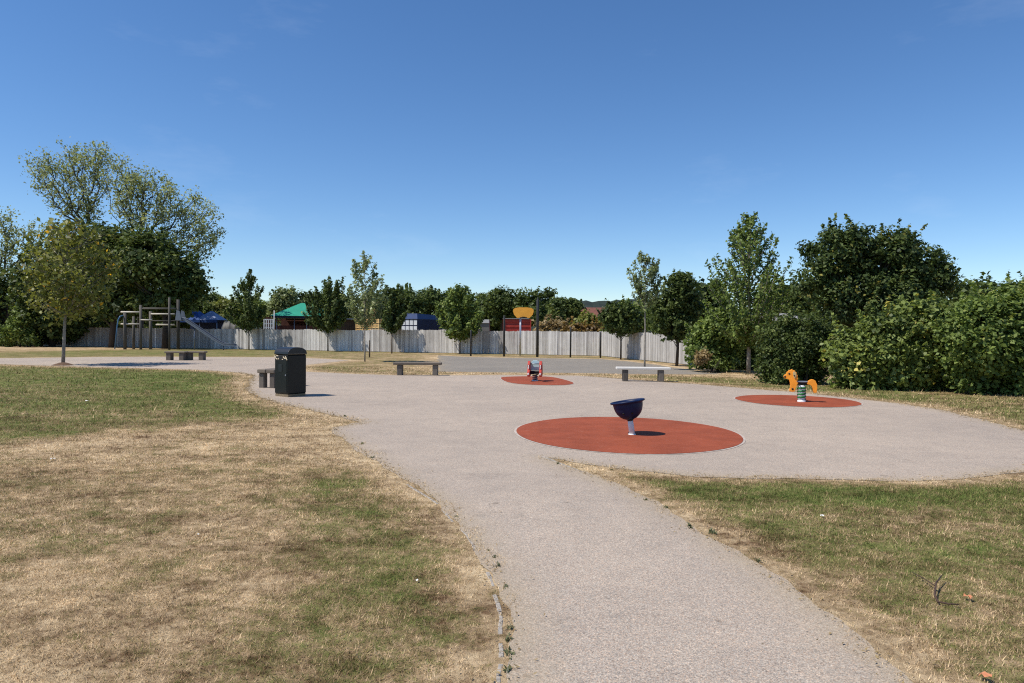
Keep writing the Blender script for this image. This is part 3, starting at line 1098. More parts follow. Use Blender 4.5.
def tree_dense(name, label, cat, loc, h, lobes, leaf='dark', size=0.2, n_cl=120, per=30, cr=0.5, tr=0.12, bark='bark_dark', seed=1, group=None, shell=0.5, stems=1, zmin=0.05,
               part='crown', limbs=0.3, shoots=0.35, sl=1.3):
    rg = np.random.default_rng(seed)
    rr = random.Random(seed)
    root = thing(name, label, cat, loc, 0, group)
    C, pts, out, tone = lobes_points(rg, lobes, n_cl, per, cr, shell, zmin, shoots, sl)
    mb = MB()
    zc = np.mean([l[2] for l in lobes])
    for s in range(stems):
        bx, by = (rr.uniform(-.25, .25) * (stems > 1), rr.uniform(-.25, .25) * (stems > 1))
        a = Vector((bx, by, -0.03))
        top = Vector((rr.uniform(-.2, .2) + bx * 2, rr.uniform(-.2, .2) + by * 2, zc * 1.1))
        mb.tube([a, a.lerp(top, .33) + Vector((.05, .03, 0)) * tr * 5, a.lerp(top, .66), top], [tr, tr * .8, tr * .6, tr * .35], 8)
    for c in C[: int(len(C) * limbs)]:
        e = Vector(c)
        s_ = Vector((0, 0, max(zmin, min(zc, e.z * 0.65))))
        mid = s_.lerp(e, 0.5) + Vector((0, 0, -0.06 * (e - s_).length))
        mb.tube(bez(s_, mid, e, 3), [tr * .3, tr * .22, tr * .15, tr * .06], 4, False)
    mb.build('trunk' if part == 'crown' else 'stem', M[bark], root)
    leaf_mesh(pts, out, size, LEAF[leaf], root, tone, part, rg=rg, aspect=0.7)
    return root


def tree_open(name, label, loc, fork, base, lobes, n_pts=200, per=22, leaf='grey', size=0.2, sig=0.32, seed=1, bark='bark_dark', rtip=0.014, thin=0.5, stemr=0.3):
    """tall open tree: crown points joined back to the fork by ever thicker limbs"""
    rg = np.random.default_rng(seed)
    rr = random.Random(seed)
    root = thing(name, label, 'tree', loc)
    L = np.array(lobes, dtype=float)
    vol = L[:, 3] * L[:, 5]
    pk = rg.choice(len(L), n_pts, p=vol / vol.sum())
    dd = unit(rg.normal(0, 1, (n_pts, 3)))
    C = L[pk, :3] + dd * L[pk, 3:6] * (rg.random(n_pts) ** 0.45)[:, None]
    fk = np.array(fork, dtype=float)
    C = C[np.argsort(np.linalg.norm(C - fk, axis=1))]
    nodes = [np.array(base, float), np.array(base, float) * .5 + fk * .5 + np.array([.12, .05, 0]), fk]
    par = [-1, 0, 1]
    tips = []
    for c in C:
        N = np.array(nodes[2:])
        dv = c - N
        dist = np.linalg.norm(dv, axis=1)
        dfork = np.linalg.norm(N - fk, axis=1)
        out = unit(c[None] - fk) [0]
        along = (dv @ out) / (dist + 1e-6)
        cost = dist * (1.5 - 0.75 * along) + 0.5 * dfork + 6.0 * np.clip(.35 - dv[:, 2] / (dist + 1e-6), 0, 1) * dist
        k = int(np.argmin(cost)) + 2
        a = nodes[k]
        prev = nodes[par[k]] if par[k] >= 0 else a - np.array([0, 0, 1.0])
        d0 = unit((a - prev)[None])[0]
        ln = np.linalg.norm(c - a)
        m1 = a + d0 * ln * .2 + (c - a) * .2 + rg.normal(0, .02, 3) * ln
        m2 = a + (c - a) * .68 + d0 * ln * .06 + np.array([0, 0, -.02 * ln]) + rg.normal(0, .025, 3) * ln
        i0 = k
        for q in (m1, m2, c):
            nodes.append(q)
            par.append(i0)
            i0 = len(nodes) - 1
        tips.append(i0)
    cnt = [0.0] * len(nodes)
    for t_ in tips:
        k = t_
        while k >= 0:
            cnt[k] += 1
            k = par[k]
    rad = [rtip * max(1, c_) ** thin for c_ in cnt]
    ch = {}
    for k, p_ in enumerate(par):
        ch.setdefault(p_, []).append(k)
    mb = MB()
    # draw each limb as one run from its branching point, following the thickest child
    stack = [(-1, 0)]
    while stack:
        p_, k = stack.pop()
        run = [k] if p_ < 0 else [p_, k]
        while ch.get(k):
            kids = sorted(ch[k], key=lambda z: -cnt[z])
            for z in kids[1:]:
                stack.append((k, z))
            k = kids[0]
            run.append(k)
        rs = [rad[z] for z in run]
        if p_ >= 0:
            rs[0] = rs[1]
        rs = [min(r_, stemr) for r_ in rs]
        mb.tube([Vector(nodes[z]) for z in run], rs, 5, False)
    mb.build('trunk', M[bark], root)
    T = np.array([nodes[z] for z in tips])
    mid = np.array([nodes[par[z]] for z in tips])
    k = rg.poisson(per, len(T))
    idx = np.repeat(np.arange(len(T)), k)
    n = len(idx)
    f = rg.random(n)[:, None] ** 0.7
    pts = mid[idx] * (1 - f) + T[idx] * f + rg.normal(0, sig, (n, 3)) * (rg.uniform(.5, 1.3, len(T))[idx])[:, None]
    tone = np.clip(rg.normal(.5, .16, len(T))[idx] + rg.normal(0, .2, n), 0, 1)
    leaf_mesh(pts, unit(rg.normal(0, 1, (n, 3))), size, LEAF[leaf], root, tone, rg=rg)
    return root


def at_px(px, d):
    q = Q(px, 332, d)
    return Vector((q.x, d, 0))


def zz(px, py, d):
    return Q(px, py, d).z


def upswept_px(name, label, px, d, top, bot, wpx, **kw):
    return tree_upswept(name, label, 'tree', at_px(px, d), zz(px, top, d), zz(px, bot, d), wpx / FPX * d, **kw)


def dense_px(name, label, cat, px, d, blobs, **kw):
    """blobs: (px, py, half-width px, half-height px) as seen, each given a depth as large as its width"""
    loc = at_px(px, d)
    lobes = []
    rr = random.Random(kw.get('seed', 1) + 99)
    for (bx, by, hw, hh) in blobs:
        c = Q(bx, by, d)
        lobes.append((c.x - loc.x, rr.uniform(-.3, .3) * hw / FPX * d, c.z, hw / FPX * d, hw / FPX * d * 0.85, hh / FPX * d))
    return tree_dense(name, label, cat, loc, 0, lobes, **kw)


# -- left group
upswept_px('young_tree', 'young maple with yellowing leaves standing beside the path at the far left', 63, 29.8, 221, 303, 92, leaf='yellow', size=0.18, n_br=80, per=40,
           tr=0.075, shape='oval', bark='bark_pale', seed=3, lean=(0.25, 0), spread=0.2, spike=.4, steep=(0.5, 1.1))
mlb = MB()
mlb.lathe([(0.42, 0.0), (0.3, 0.05), (0.12, 0.11), (0.0, 0.12)], 14)
ml = mlb.build('mulch_mound', M['mulch'])
ml.location = P(63, 365.3)
ml.location.z = 0.006
tag(ml, 'small brown mound of mulch round the foot of the yellowing tree', 'mulch mound')

dense_px('broad_tree', 'broad dark tree behind the yellowing maple, left of the climbing frame', 'tree', 112, 58, [(100, 250, 28, 26), (130, 262, 32, 34), (95, 292, 26, 24), (120, 302, 30, 20)],
         leaf='vdark', size=0.29, n_cl=260, per=72, cr=.85, tr=0.3, seed=21, limbs=.25)
dense_px('broad_tree', 'broad dark tree overhanging the fence above the climbing frame slide', 'tree', 165, 56, [(150, 262, 28, 28), (172, 278, 26, 30), (185, 292, 17, 20), (160, 304, 28, 14), (190, 276, 11, 12)],
         leaf='dark', size=0.28, n_cl=230, per=70, cr=.8, tr=0.28, seed=22, limbs=.25)
dense_px('broad_tree', 'broad dark tree directly behind the crown of the yellowing maple', 'tree', 52, 59.5, [(40, 268, 24, 26), (66, 262, 26, 30), (50, 298, 30, 24), (80, 300, 26, 26), (60, 318, 34, 12)],
         leaf='vdark', size=0.29, n_cl=230, per=70, cr=.85, tr=0.26, seed=25, limbs=.25)
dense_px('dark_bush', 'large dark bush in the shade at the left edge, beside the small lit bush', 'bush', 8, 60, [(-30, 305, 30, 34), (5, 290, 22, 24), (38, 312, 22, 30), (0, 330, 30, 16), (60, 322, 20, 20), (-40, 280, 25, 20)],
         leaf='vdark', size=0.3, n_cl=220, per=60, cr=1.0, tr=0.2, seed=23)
dense_px('small_bush', 'small upright green bush standing before the dark bushes at the left', 'bush', 20, 57.5, [(20, 330, 11, 15), (21, 316, 7, 10), (12, 338, 9, 8), (30, 338, 8, 8)],
         leaf='mid', size=0.19, n_cl=70, per=56, cr=0.5, tr=0.06, seed=24)


def open_px(label, px, d, fork, blobs, **kw):
    loc = at_px(px, d)
    k = d / FPX
    lobes = []
    for (bx, by, hw, hh) in blobs:
        c = Q(bx, by, d)
        lobes.append((c.x - loc.x, 0, c.z, hw * k, max(hw, hh) * k * .9, hh * k))
    f = Q(fork[0], fork[1], d)
    return tree_open('tall_open_tree', label, loc, (f.x - loc.x, 0, f.z), (0, 0, -.05), lobes, **kw)


open_px('tallest open tree, forked limbs fanning above the dark trees at the left', 84, 66, (83, 232),
        [(48, 168, 22, 16), (75, 156, 22, 17), (98, 164, 16, 22), (60, 182, 26, 18), (96, 192, 14, 20), (74, 204, 20, 14), (92, 210, 10, 12)], n_pts=270, per=26, sig=.32, seed=31)
open_px('wide open grey-green tree spreading to the right above the dark trees', 140, 64, (138, 258),
        [(124, 178, 20, 22), (150, 190, 24, 22), (178, 202, 22, 22), (204, 218, 20, 22), (212, 240, 14, 18), (160, 222, 34, 20), (192, 246, 22, 24), (130, 205, 20, 22)], n_pts=420, per=24, sig=.3, seed=32)
open_px('pale thin-leaved tree cut by the left edge of the view', -8, 62, (-4, 282),
        [(-2, 228, 26, 22), (18, 246, 22, 18), (-30, 220, 30, 30), (46, 232, 22, 8), (66, 228, 16, 7), (8, 262, 18, 14)], n_pts=220, per=22, sig=.3, seed=33)

# -- young trees along the fence
def fence_y(px):
    return 48.55 / (1 + .3337 * (px - 512) / FPX)


FT = 'young trees planted along the fence'
upswept_px('fence_tree', 'dark pointed young tree before the fence, between blue canopy and green roof', 249, fence_y(249) - .85, 276, 324, 56, leaf='dark', size=0.19, n_br=52, per=92, tr=0.055, seed=41,
           group=FT, spread=0.085, spike=1.6, steep=(1.1, 1.9))
upswept_px('fence_tree', 'dark young tree with rising spikes at the right of the green roof', 328, fence_y(328) - .85, 282, 326, 56, leaf='dark', size=0.19, n_br=52, per=92, tr=0.055, seed=42, shape='box',
           group=FT, spread=0.08, spike=2.2, steep=(1.2, 2.2))
upswept_px('fence_tree', 'narrow dark young tree just left of the white gridded container', 392, fence_y(392) - .85, 288, 327, 36, leaf='dark', size=0.19, n_br=46, per=90, tr=0.05, seed=43, shape='box',
           group=FT, spread=0.1, spike=1.8, steep=(1.2, 2.2))
upswept_px('fence_tree', 'bushy mid-green young tree with one tall shoot, left of the first court post', 460, fence_y(460) - .8, 287, 333, 46, leaf='mid', size=0.2, n_br=60, per=84, tr=0.055, seed=44, shape='oval',
           group=FT, spread=0.15, spike=.6)
upswept_px('slender_sapling', 'slender pale-leaved sapling on the grass strip between bin and bench', 365, 35.2, 257, 320, 44, leaf='pale', size=0.14, n_br=48, per=38, tr=0.04, seed=45, shape='oval', bark='bark_pale', spread=0.09, spike=1.2)
upswept_px('slender_sapling', 'slender pale-leaved sapling with bare stem behind the white-topped bench', 645, 29.2, 254, 298, 36, leaf='pale', size=0.125, n_br=38, per=32, tr=0.042, seed=46, shape='oval', bark='bark_pale', spread=0.1, spike=1.2)
dense_px('shrubby_tree', 'low dark rounded tree shading the return fence near its corner', 'tree', 621, 40.5, [(613, 318, 11, 13), (630, 318, 12, 12), (622, 326, 15, 9), (621, 311, 11, 8)],
         leaf='dark', size=0.16, n_cl=120, per=60, cr=0.36, tr=0.05, seed=47)
dense_px('fence_tree', 'dense dark green tree left of the hedge, before the return fence', 'tree', 677, 33.0,
         [(662, 312, 10, 20), (677, 293, 13, 22), (690, 312, 10, 20), (676, 326, 17, 14), (684, 286, 8, 12)], leaf='dark', size=0.145, n_cl=190, per=66, cr=.33, tr=0.075, seed=48, shoots=.5, sl=1.5, limbs=.5)
upswept_px('fence_tree', 'tall conical tree with pale trunk standing at the hedge on the right', 749, 27.6, 220, 338, 122, leaf='mid', size=0.125, n_br=125, per=84, tr=0.09, seed=49, shape='cone', bark='bark_pale', spread=0.075, spike=1.2, steep=(0.9, 1.5))

# -- hedge and shrubs on the right
dense_px('hedge_bush', 'rounded broad-leaved bush at the end of the return fence', 'bush', 716, 28.5, [(710, 345, 20, 22), (724, 342, 16, 24), (703, 352, 13, 15), (718, 326, 14, 13), (712, 362, 20, 7)],
         leaf='mid', size=0.14, n_cl=200, per=54, cr=0.36, tr=0.05, seed=51, stems=4, part='foliage')
dense_px('hedge_bush', 'dark bush filling the gap behind the pale trunk of the conical tree', 'bush', 745, 30.5, [(734, 350, 15, 20), (758, 352, 16, 20), (746, 340, 16, 18), (746, 362, 26, 8)],
         leaf='dark', size=0.11, n_cl=170, per=70, cr=0.36, tr=0.04, seed=60, stems=4, part='foliage')
dense_px('dry_shrub', 'small beige dried shrub at the foot of the rounded bush', 'shrub', 704, 27.4, [(703, 358, 6, 9), (700, 361, 5, 6)], leaf='straw', size=0.09, n_cl=30, per=30, cr=0.15, tr=0.012, seed=52, stems=4, part='foliage', shell=.2)
dense_px('hedge_bush', 'fine-leaved dark bush behind the orange spring rider', 'bush', 798, 21.8, [(781, 350, 16, 26), (802, 345, 22, 30), (828, 350, 18, 26), (790, 365, 24, 15), (785, 333, 15, 18), (780, 376, 17, 7), (812, 377, 20, 7)],
         leaf='dark', size=0.08, n_cl=340, per=90, cr=0.3, tr=0.04, seed=53, stems=5, part='foliage')
dense_px('hedge_bush', 'big-leaved light green bush right of the orange spring rider', 'bush', 880, 20.0, [(856, 354, 20, 26), (880, 346, 24, 30), (910, 338, 28, 34), (940, 342, 28, 36), (866, 368, 24, 18), (905, 370, 34, 18), (935, 318, 24, 18), (862, 382, 20, 8), (900, 385, 30, 8), (938, 387, 26, 8)],
         leaf='laurel', size=0.118, n_cl=560, per=80, cr=0.34, tr=0.04, seed=54, stems=6, part='foliage')
dense_px('hedge_bush', 'darker tall hedge bush cut by the right edge of the view', 'bush', 1000, 18.6, [(975, 340, 34, 38), (1010, 335, 36, 42), (1045, 340, 40, 44), (990, 365, 36, 26), (1030, 370, 40, 26), (980, 316, 24, 18), (1015, 310, 26, 18), (978, 388, 26, 8), (1022, 391, 32, 8)],
         leaf='mid', size=0.11, n_cl=560, per=70, cr=0.33, tr=0.04, seed=55, stems=6, part='foliage')
dense_px('large_tree', 'large dark rounded tree rising behind the hedge on the right', 'tree', 872, 24.5, [(832, 256, 26, 26), (862, 252, 22, 26), (890, 254, 24, 28), (920, 262, 24, 26), (936, 278, 16, 18), (818, 282, 20, 26), (850, 290, 30, 30), (900, 292, 36, 28), (870, 312, 46, 18)],
         leaf='vdark', size=0.115, n_cl=430, per=105, cr=0.4, tr=0.14, seed=56)
dense_px('far_tree', 'dark tree top showing over the right end of the hedge', 'tree', 990, 40, [(965, 296, 26, 12), (1000, 298, 30, 14), (1035, 296, 28, 18)], leaf='dark', size=0.25, n_cl=110, per=36, cr=0.6, tr=0.15, seed=57)
dense_px('far_tree', 'dark tree showing between the conical tree and the large rounded tree', 'tree', 785, 48, [(775, 298, 18, 12), (798, 300, 18, 13), (785, 310, 24, 14)], leaf='dark', size=0.3, n_cl=100, per=36, cr=0.7, tr=0.15, seed=58)
dense_px('far_tree', 'dark tree behind the return fence, right of the dense green tree', 'tree', 712, 42, [(705, 300, 18, 18), (720, 312, 20, 18), (700, 322, 18, 16)], leaf='dark', size=0.28, n_cl=90, per=36, cr=0.6, tr=0.12, seed=59)

# -- trees beyond the fence
far = [
    ('dark tree low behind the fence, left of the climbing frame', 95, 80, [(80, 312, 22, 14), (104, 314, 20, 14), (92, 325, 30, 8)], 'dark'),
    ('dark tree low behind the fence, seen through the climbing frame', 145, 80, [(130, 314, 20, 14), (158, 312, 20, 14), (145, 325, 30, 8)], 'dark'),
    ('dark tree low behind the fence at the top of the slide', 188, 82, [(180, 312, 16, 12), (196, 314, 14, 12), (188, 325, 20, 8)], 'dark'),
    ('dark tree beyond the fence between grey cabin and red container', 494, 92, [(488, 314, 14, 12), (500, 318, 14, 12), (494, 326, 18, 7)], 'dark'),
    ('dark treetop behind the yellow-green trees, left of the fence trees', 207, 92, [(205, 300, 12, 9), (216, 303, 10, 9), (200, 312, 14, 12)], 'dark'),
    ('yellow-green tree beyond the fence behind the blue canopy', 226, 84, [(220, 312, 14, 12), (236, 310, 13, 13), (228, 320, 20, 10)], 'lime'),
    ('mid-green tree beyond the fence right of the pointed young tree', 264, 84, [(258, 313, 12, 13), (270, 316, 10, 12), (244, 318, 12, 12)], 'mid'),
    ('pale grey-green tree beyond the fence at the left of the green roof', 286, 80, [(286, 300, 10, 10), (282, 312, 12, 10)], 'pale'),
    ('dark tree directly behind the green roof', 305, 84, [(300, 304, 13, 12), (314, 302, 12, 12), (330, 308, 16, 14)], 'dark'),
    ('dark tree beyond the fence behind the yellow crates', 366, 84, [(352, 310, 15, 14), (375, 306, 16, 14), (388, 312, 14, 14)], 'dark'),
    ('dark tree beyond the fence behind the white gridded container', 408, 86, [(400, 304, 14, 12), (415, 308, 14, 16)], 'dark'),
    ('round-topped dark tree beyond the fence above the blue container roof', 430, 88, [(430, 302, 16, 13), (445, 308, 14, 15), (420, 312, 14, 14)], 'dark'),
    ('dark tree beyond the fence left of the grey cabin', 470, 90, [(462, 303, 16, 12), (480, 306, 15, 12), (472, 316, 18, 12)], 'dark'),
    ('round dark tree beyond the fence behind the red container', 502, 86, [(500, 300, 13, 11), (512, 306, 13, 14), (495, 312, 14, 12)], 'dark'),
    ('dark tree beyond the fence behind the tall dark pole', 538, 82, [(530, 305, 13, 14), (544, 303, 13, 13), (540, 316, 17, 12)], 'dark'),
    ('dark tree beyond the fence above the last court post', 568, 74, [(562, 310, 10, 10), (571, 311, 8, 10), (566, 320, 11, 8)], 'dark'),
    ('mid-green tree beyond the fence corner behind the shrubby tree', 640, 74, [(632, 318, 14, 14), (652, 314, 16, 16)], 'mid'),
]
for i, (lab, px, d, blobs, lf) in enumerate(far):
    dense_px('far_tree', lab, 'tree', px, d, blobs, leaf=lf, size=0.3, n_cl=110, per=70, cr=0.8, tr=0.2, seed=70 + i, group='trees beyond the fence', limbs=.15, shoots=.15, sl=.9)
for i, (px, top) in enumerate([(397.5, 284), (400.8, 286.5), (406.5, 283.5), (410, 285.5)]):
    tree_upswept('poplar', ['leftmost of four thin poplars far behind the dark trees', 'second of four thin poplars far behind the dark trees',
                            'third and tallest of four thin poplars far behind the dark trees', 'rightmost of four thin poplars far behind the dark trees'][i], 'tree',
                 at_px(px, 170), zz(px, top, 170), 2, 1.1, leaf='mid', size=0.5, n_br=34, per=10, tr=0.15, shape='box', seed=90 + i, group='thin poplars', spread=.1, steep=(2, 3))
# dry scrub showing over the fence by the corner
for i, (lab, px, d, blobs, lf) in enumerate([
    ('straw-coloured scrub showing over the fence left of the last court post', 552, 60, [(545, 328, 9, 7), (558, 327, 9, 7)], 'straw'),
    ('yellowish scrub bush showing over the fence at the corner', 592, 58, [(586, 324, 9, 9), (597, 323, 8, 9)], 'lime'),
    ('russet scrub bush low behind the fence corner', 584, 55, [(578, 330, 9, 5), (592, 331, 9, 5)], 'russet'),
]):
    dense_px('scrub_bush', lab, 'bush', px, d, blobs, leaf=lf, size=0.24, n_cl=50, per=36, cr=0.5, tr=0.03, seed=110 + i, stems=3, part='foliage', group='scrub behind the fence')


# ------------------------------------------------------------------ fences
def fence(name, label, A, B, h, mat, seed):
    rr = random.Random(seed)
    A, B = Vector(A), Vector(B)
    d = B - A
    L = d.length
    root = thing(name, label, 'fence', A, math.atan2(d.y, d.x))
    bay = 2.95
    nb = max(1, round(L / bay))
    bay = L / nb
    for k in range(nb):
        mb = MB()
        s = k * bay
        e = s + bay - 0.02
        hb = h + rr.uniform(-.05, .05)
        tone = rr.uniform(-.25, .25) - (.5 * max(0, 1 - s / 24) ** .5 if L > 30 else 0)  # random bay tone; long fence's left bays also coloured darker as painted tree shade
        x = s
        while x < e - 0.02:
            w = min(0.118 + rr.uniform(-.012, .015), e - x)
            hh = hb + rr.uniform(-.025, .025)
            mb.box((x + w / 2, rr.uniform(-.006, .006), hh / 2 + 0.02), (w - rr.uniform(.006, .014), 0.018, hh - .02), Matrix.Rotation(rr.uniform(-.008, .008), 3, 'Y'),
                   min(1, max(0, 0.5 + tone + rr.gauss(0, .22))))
            x += w
        mb.box(((s + e) / 2, 0.035, hb * 0.25), (bay - .03, 0.04, 0.08), None, .2)
        mb.box(((s + e) / 2, 0.035, hb * 0.8), (bay - .03, 0.04, 0.08), None, .2)
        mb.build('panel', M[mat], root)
    for k in range(nb + 1):
        mb = MB()
        mb.box((min(L, k * bay) - 0.01, 0.06, (h + 0.02) / 2), (0.09, 0.09, h + 0.02), None, .3)
        mb.build('post', M[mat], root)
    return root


corner = Vector((5.85, 46.6, 0))
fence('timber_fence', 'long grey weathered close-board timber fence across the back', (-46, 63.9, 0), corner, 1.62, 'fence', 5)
fence('timber_fence', 'bleached timber return fence running toward the hedge from the corner', corner + Vector((.03, -.12, 0)), (9.05, 32.4, 0), 1.6, 'fence_pale', 6)


# ------------------------------------------------------------------ play equipment
# spinner bowl
bp = P(632, 435.2)
root = thing('spinner_bowl', 'dark blue tilted spinner bowl on a grey post in the red circle', 'spinner bowl', (bp.x, bp.y, 0.012))
mb = MB()
top = Vector((-0.03, 0, 0.235))
mb.lathe([(0.058, 0.0), (0.058, 0.008), (0.045, 0.012)], 20)
mb.tube([(0, 0, 0.0), (-0.014, 0, .11), top], [0.045, 0.044, 0.04], 18)
mb.build('post', M['white_metal'], root)
tiltm = Matrix.Translation(top) @ Matrix.Rotation(R(-9), 4, 'Y') @ Matrix.Rotation(R(-3.5), 4, 'X')
mb = MB()
mb.lathe([(0.03, -0.03), (0.045, -0.028), (0.05, 0.0), (0.055, 0.02)], 20, tiltm)
mb.build('collar', M['black'], root)
prof = [(0.0, -0.012), (0.05, -0.009), (0.1, 0.01), (0.145, 0.042), (0.182, 0.085), (0.206, 0.135), (0.219, 0.185), (0.224, 0.225), (0.227, 0.245), (0.25, 0.25), (0.262, 0.257), (0.264, 0.27), (0.256, 0.28), (0.245, 0.282),
        (0.222, 0.276), (0.212, 0.24), (0.203, 0.18), (0.182, 0.115), (0.142, 0.065), (0.09, 0.035), (0.0, 0.022)]
mb = MB()
mb.lathe(prof, 48, tiltm)
bowl = mb.build('bowl', M['navy'], root)
for a in (-125, -85):
    mb = MB()
    t = R(a)
    c = tiltm @ Vector((0.192 * math.cos(t), 0.192 * math.sin(t), 0.1))
    n_ = (tiltm.to_3x3() @ Vector((math.cos(t), math.sin(t), -0.62))).normalized()
    mb.lathe([(0.017, 0.0), (0.017, 0.006), (0.0, 0.006)], 14, Matrix.Translation(c) @ n_.to_track_quat('Z', 'Y').to_matrix().to_4x4())
    mb.build('drain_plug', M['black'], bowl)

# orange spring rider
sp = P(801.5, 402.2)
root = thing('spring_rider', 'orange animal spring rider on a green and white spring, red circle by hedge', 'spring rider', (sp.x, sp.y, 0.012), R(-17))


def helix(mb, rad, z0_, z1, turns, tub, n=12, ph=0.0):
    k = int(turns * n)
    pts = [(rad * math.cos(2 * math.pi * i / n + ph), rad * math.sin(2 * math.pi * i / n + ph), z0_ + (z1 - z0_) * i / k) for i in range(k + 1)]
    mb.tube(pts, tub, 6)


mb = MB()
mb.lathe([(0.092, 0.0), (0.092, 0.03), (0.075, 0.035), (0.075, 0.06), (0.0, 0.06)], 20)
mb.build('base', M['white_metal'], root)
mb = MB()
helix(mb, 0.078, 0.06, 0.33, 4.0, 0.025)
mb.build('spring', M['green'], root)
mb = MB()
helix(mb, 0.076, 0.06, 0.33, 4.0, 0.013, ph=math.pi)
mb.lathe([(0.0, 0.33), (0.075, 0.33), (0.085, 0.345), (0.06, 0.375), (0.0, 0.38)], 18)
mb.build('spring_sleeve', M['white_metal'], root)
front = [(-.15, .235), (-.135, .30), (-.11, .37), (-.085, .43), (-.085, .47), (-.1, .49), (-.09, .53), (-.1, .56), (-.095, .6), (-.115, .63), (-.115, .665), (-.145, .68), (-.155, .71), (-.19, .71), (-.21, .735), (-.245, .715), (-.28, .715), (-.29, .685), (-.32, .67),
         (-.33, .625), (-.375, .6), (-.39, .565), (-.375, .53), (-.33, .515), (-.29, .51), (-.265, .48), (-.25, .43), (-.24, .37), (-.245, .31), (-.265, .26), (-.255, .23), (-.2, .222)]
rear = [(.1, .43), (.13, .47), (.17, .5), (.21, .515), (.25, .51), (.285, .485), (.3, .44), (.318, .41), (.315, .36), (.325, .32), (.31, .27), (.315, .225), (.255, .21), (.235, .25), (.225, .31), (.205, .365), (.165, .395), (.12, .4)]
ears = [(-.145, .70), (-.10, .67), (-.085, .6), (-.1, .54), (-.13, .53), (-.155, .58), (-.165, .65)]
for sgn in (-1, 1):
    mb = MB()
    mb.prism(front, (0, sgn * 0.065, 0), (1, 0, 0), (0, 0, 1), (0, 1, 0), 0.03)
    sp_f = mb.build('front_panel', M['orange'], root, 0.006)
    mb = MB()
    mb.prism(rear, (0, sgn * 0.065, 0), (1, 0, 0), (0, 0, 1), (0, 1, 0), 0.03)
    mb.build('rear_panel', M['orange'], root, 0.006)
    mb = MB()
    mb.prism([(x - .035, z) for x, z in ears], (0, sgn * 0.088, 0), (1, 0, 0), (0, 0, 1), (0, 1, 0), 0.014)
    mb.build('ear', M['gold'], root, 0.003)
    for (ex, ez, er, nm) in ((-.275, .635, .021, 'eye'), (-.365, .565, .022, 'nose'), (-.2, .29, .024, 'bolt')):
        mb = MB()
        mb.lathe([(0.0, 0.004), (er, 0.004), (er, -0.004), (0.0, -.004)], 12, Matrix.Translation((ex, sgn * 0.082, ez)) @ Matrix.Rotation(R(90), 4, 'X'))
        mb.build(nm, M['black'], root)
mb = MB()
mb.bbox((0.0, 0, 0.425), (0.44, 0.096, 0.035), 0.012)
mb.bbox((0.0, 0, 0.395), (0.3, 0.09, 0.022), 0.006)
mb.build('seat_board', M['black'], root)
mb = MB()
mb.bbox((0.0, 0, 0.458), (0.25, 0.17, 0.03), 0.012)
mb.build('saddle', M['steel_dull'], root)
mb = MB()
mb.tube([(-.17, -.24, .6), (-.17, .24, .6)], 0.014, 8)
mb.build('handle', M['black'], root)

# red rocker with two side panels, seen from behind
rp = P(535, 381.3)
root = thing('spring_rocker', 'red spring rocker with pale blue panel on the far red patch', 'spring rocker', (rp.x, rp.y, 0.012), R(-6))
mb = MB()
mb.lathe([(0.1, 0.0), (0.1, 0.03), (0.0, 0.03)], 18)
mb.build('base', M['steel'], root)
mb = MB()
helix(mb, 0.075, 0.03, 0.2, 3.0, 0.018)
mb.build('spring', M['steel_dull'], root)
mb = MB()
mb.bbox((0, 0, 0.235), (0.3, 0.32, 0.035), 0.01)
mb.bbox((0, 0, 0.29), (0.34, 0.26, 0.06), 0.02)
mb.build('seat', M['black'], root)
side = [(-.3, .16), (-.12, .14), (.05, .17), (.2, .15), (.32, .2), (.34, .3), (.28, .42), (.22, .52), (.1, .6), (-.05, .63), (-.16, .6), (-.22, .52), (-.2, .44), (-.26, .36), (-.34, .3), (-.36, .22)]
for sgn in (-1, 1):
    mb = MB()
    mb.prism(side, (sgn * 0.185, 0, 0), (0, 1, 0), (0, 0, 1), (1, 0, 0), 0.075)
    s_ = mb.build('side_panel', M['red_panel'], root, 0.008)
    mb = MB()
    mb.bbox((sgn * 0.185, -0.365, 0.235), (0.05, 0.03, 0.07), 0.01)
    mb.build('reflector', M['white_metal'], root)
    mb = MB()
    mb.bbox((sgn * 0.185, -0.245, 0.45), (0.03, 0.06, 0.12), 0.01)
    mb.build('stripe', M['white_metal'], root)
mb = MB()
mb.prism([(-.15, .34), (.15, .34), (.16, .5), (.12, .6), (.06, .645), (-.06, .645), (-.12, .6), (-.16, .5)], (0, 0.08, 0), (1, 0, 0), (0, 0, 1), (0, 1, 0), 0.03)
mb.build('back_panel', M['aqua'], root, 0.006)
mb = MB()
mb.tube([(-.18, 0.02, .54), (.18, 0.02, .54)], 0.016, 8)
mb.build('handle', M['steel_dull'], root)


# litter bin
cb_ = P(288, 397.4)
root = thing('litter_bin', 'black square litter bin with arched hood and gold markings beside the path', 'litter bin', (0, 0, 0), 0)
S = 0.52
RZ = R(54)          # right-hand front face runs away to the right
# corner nearest the camera is local (-S/2,-S/2)
cx_ = cb_.x + (math.cos(RZ) * S / 2 - math.sin(RZ) * S / 2)
cy_ = cb_.y + (math.sin(RZ) * S / 2 + math.cos(RZ) * S / 2)
root.location = (cx_, cy_, 0.004)
root.rotation_euler = (0, 0, RZ)
mb = MB()
mb.bbox((0, 0, 0.03), (S - 0.03, S - 0.03, 0.06), 0.005)
mb.build('plinth', M['gold_dull'], root)
mb = MB()
mb.bbox((0, 0, 0.52), (S, S, 0.92), 0.025)
mb.build('body', M['bin'], root)
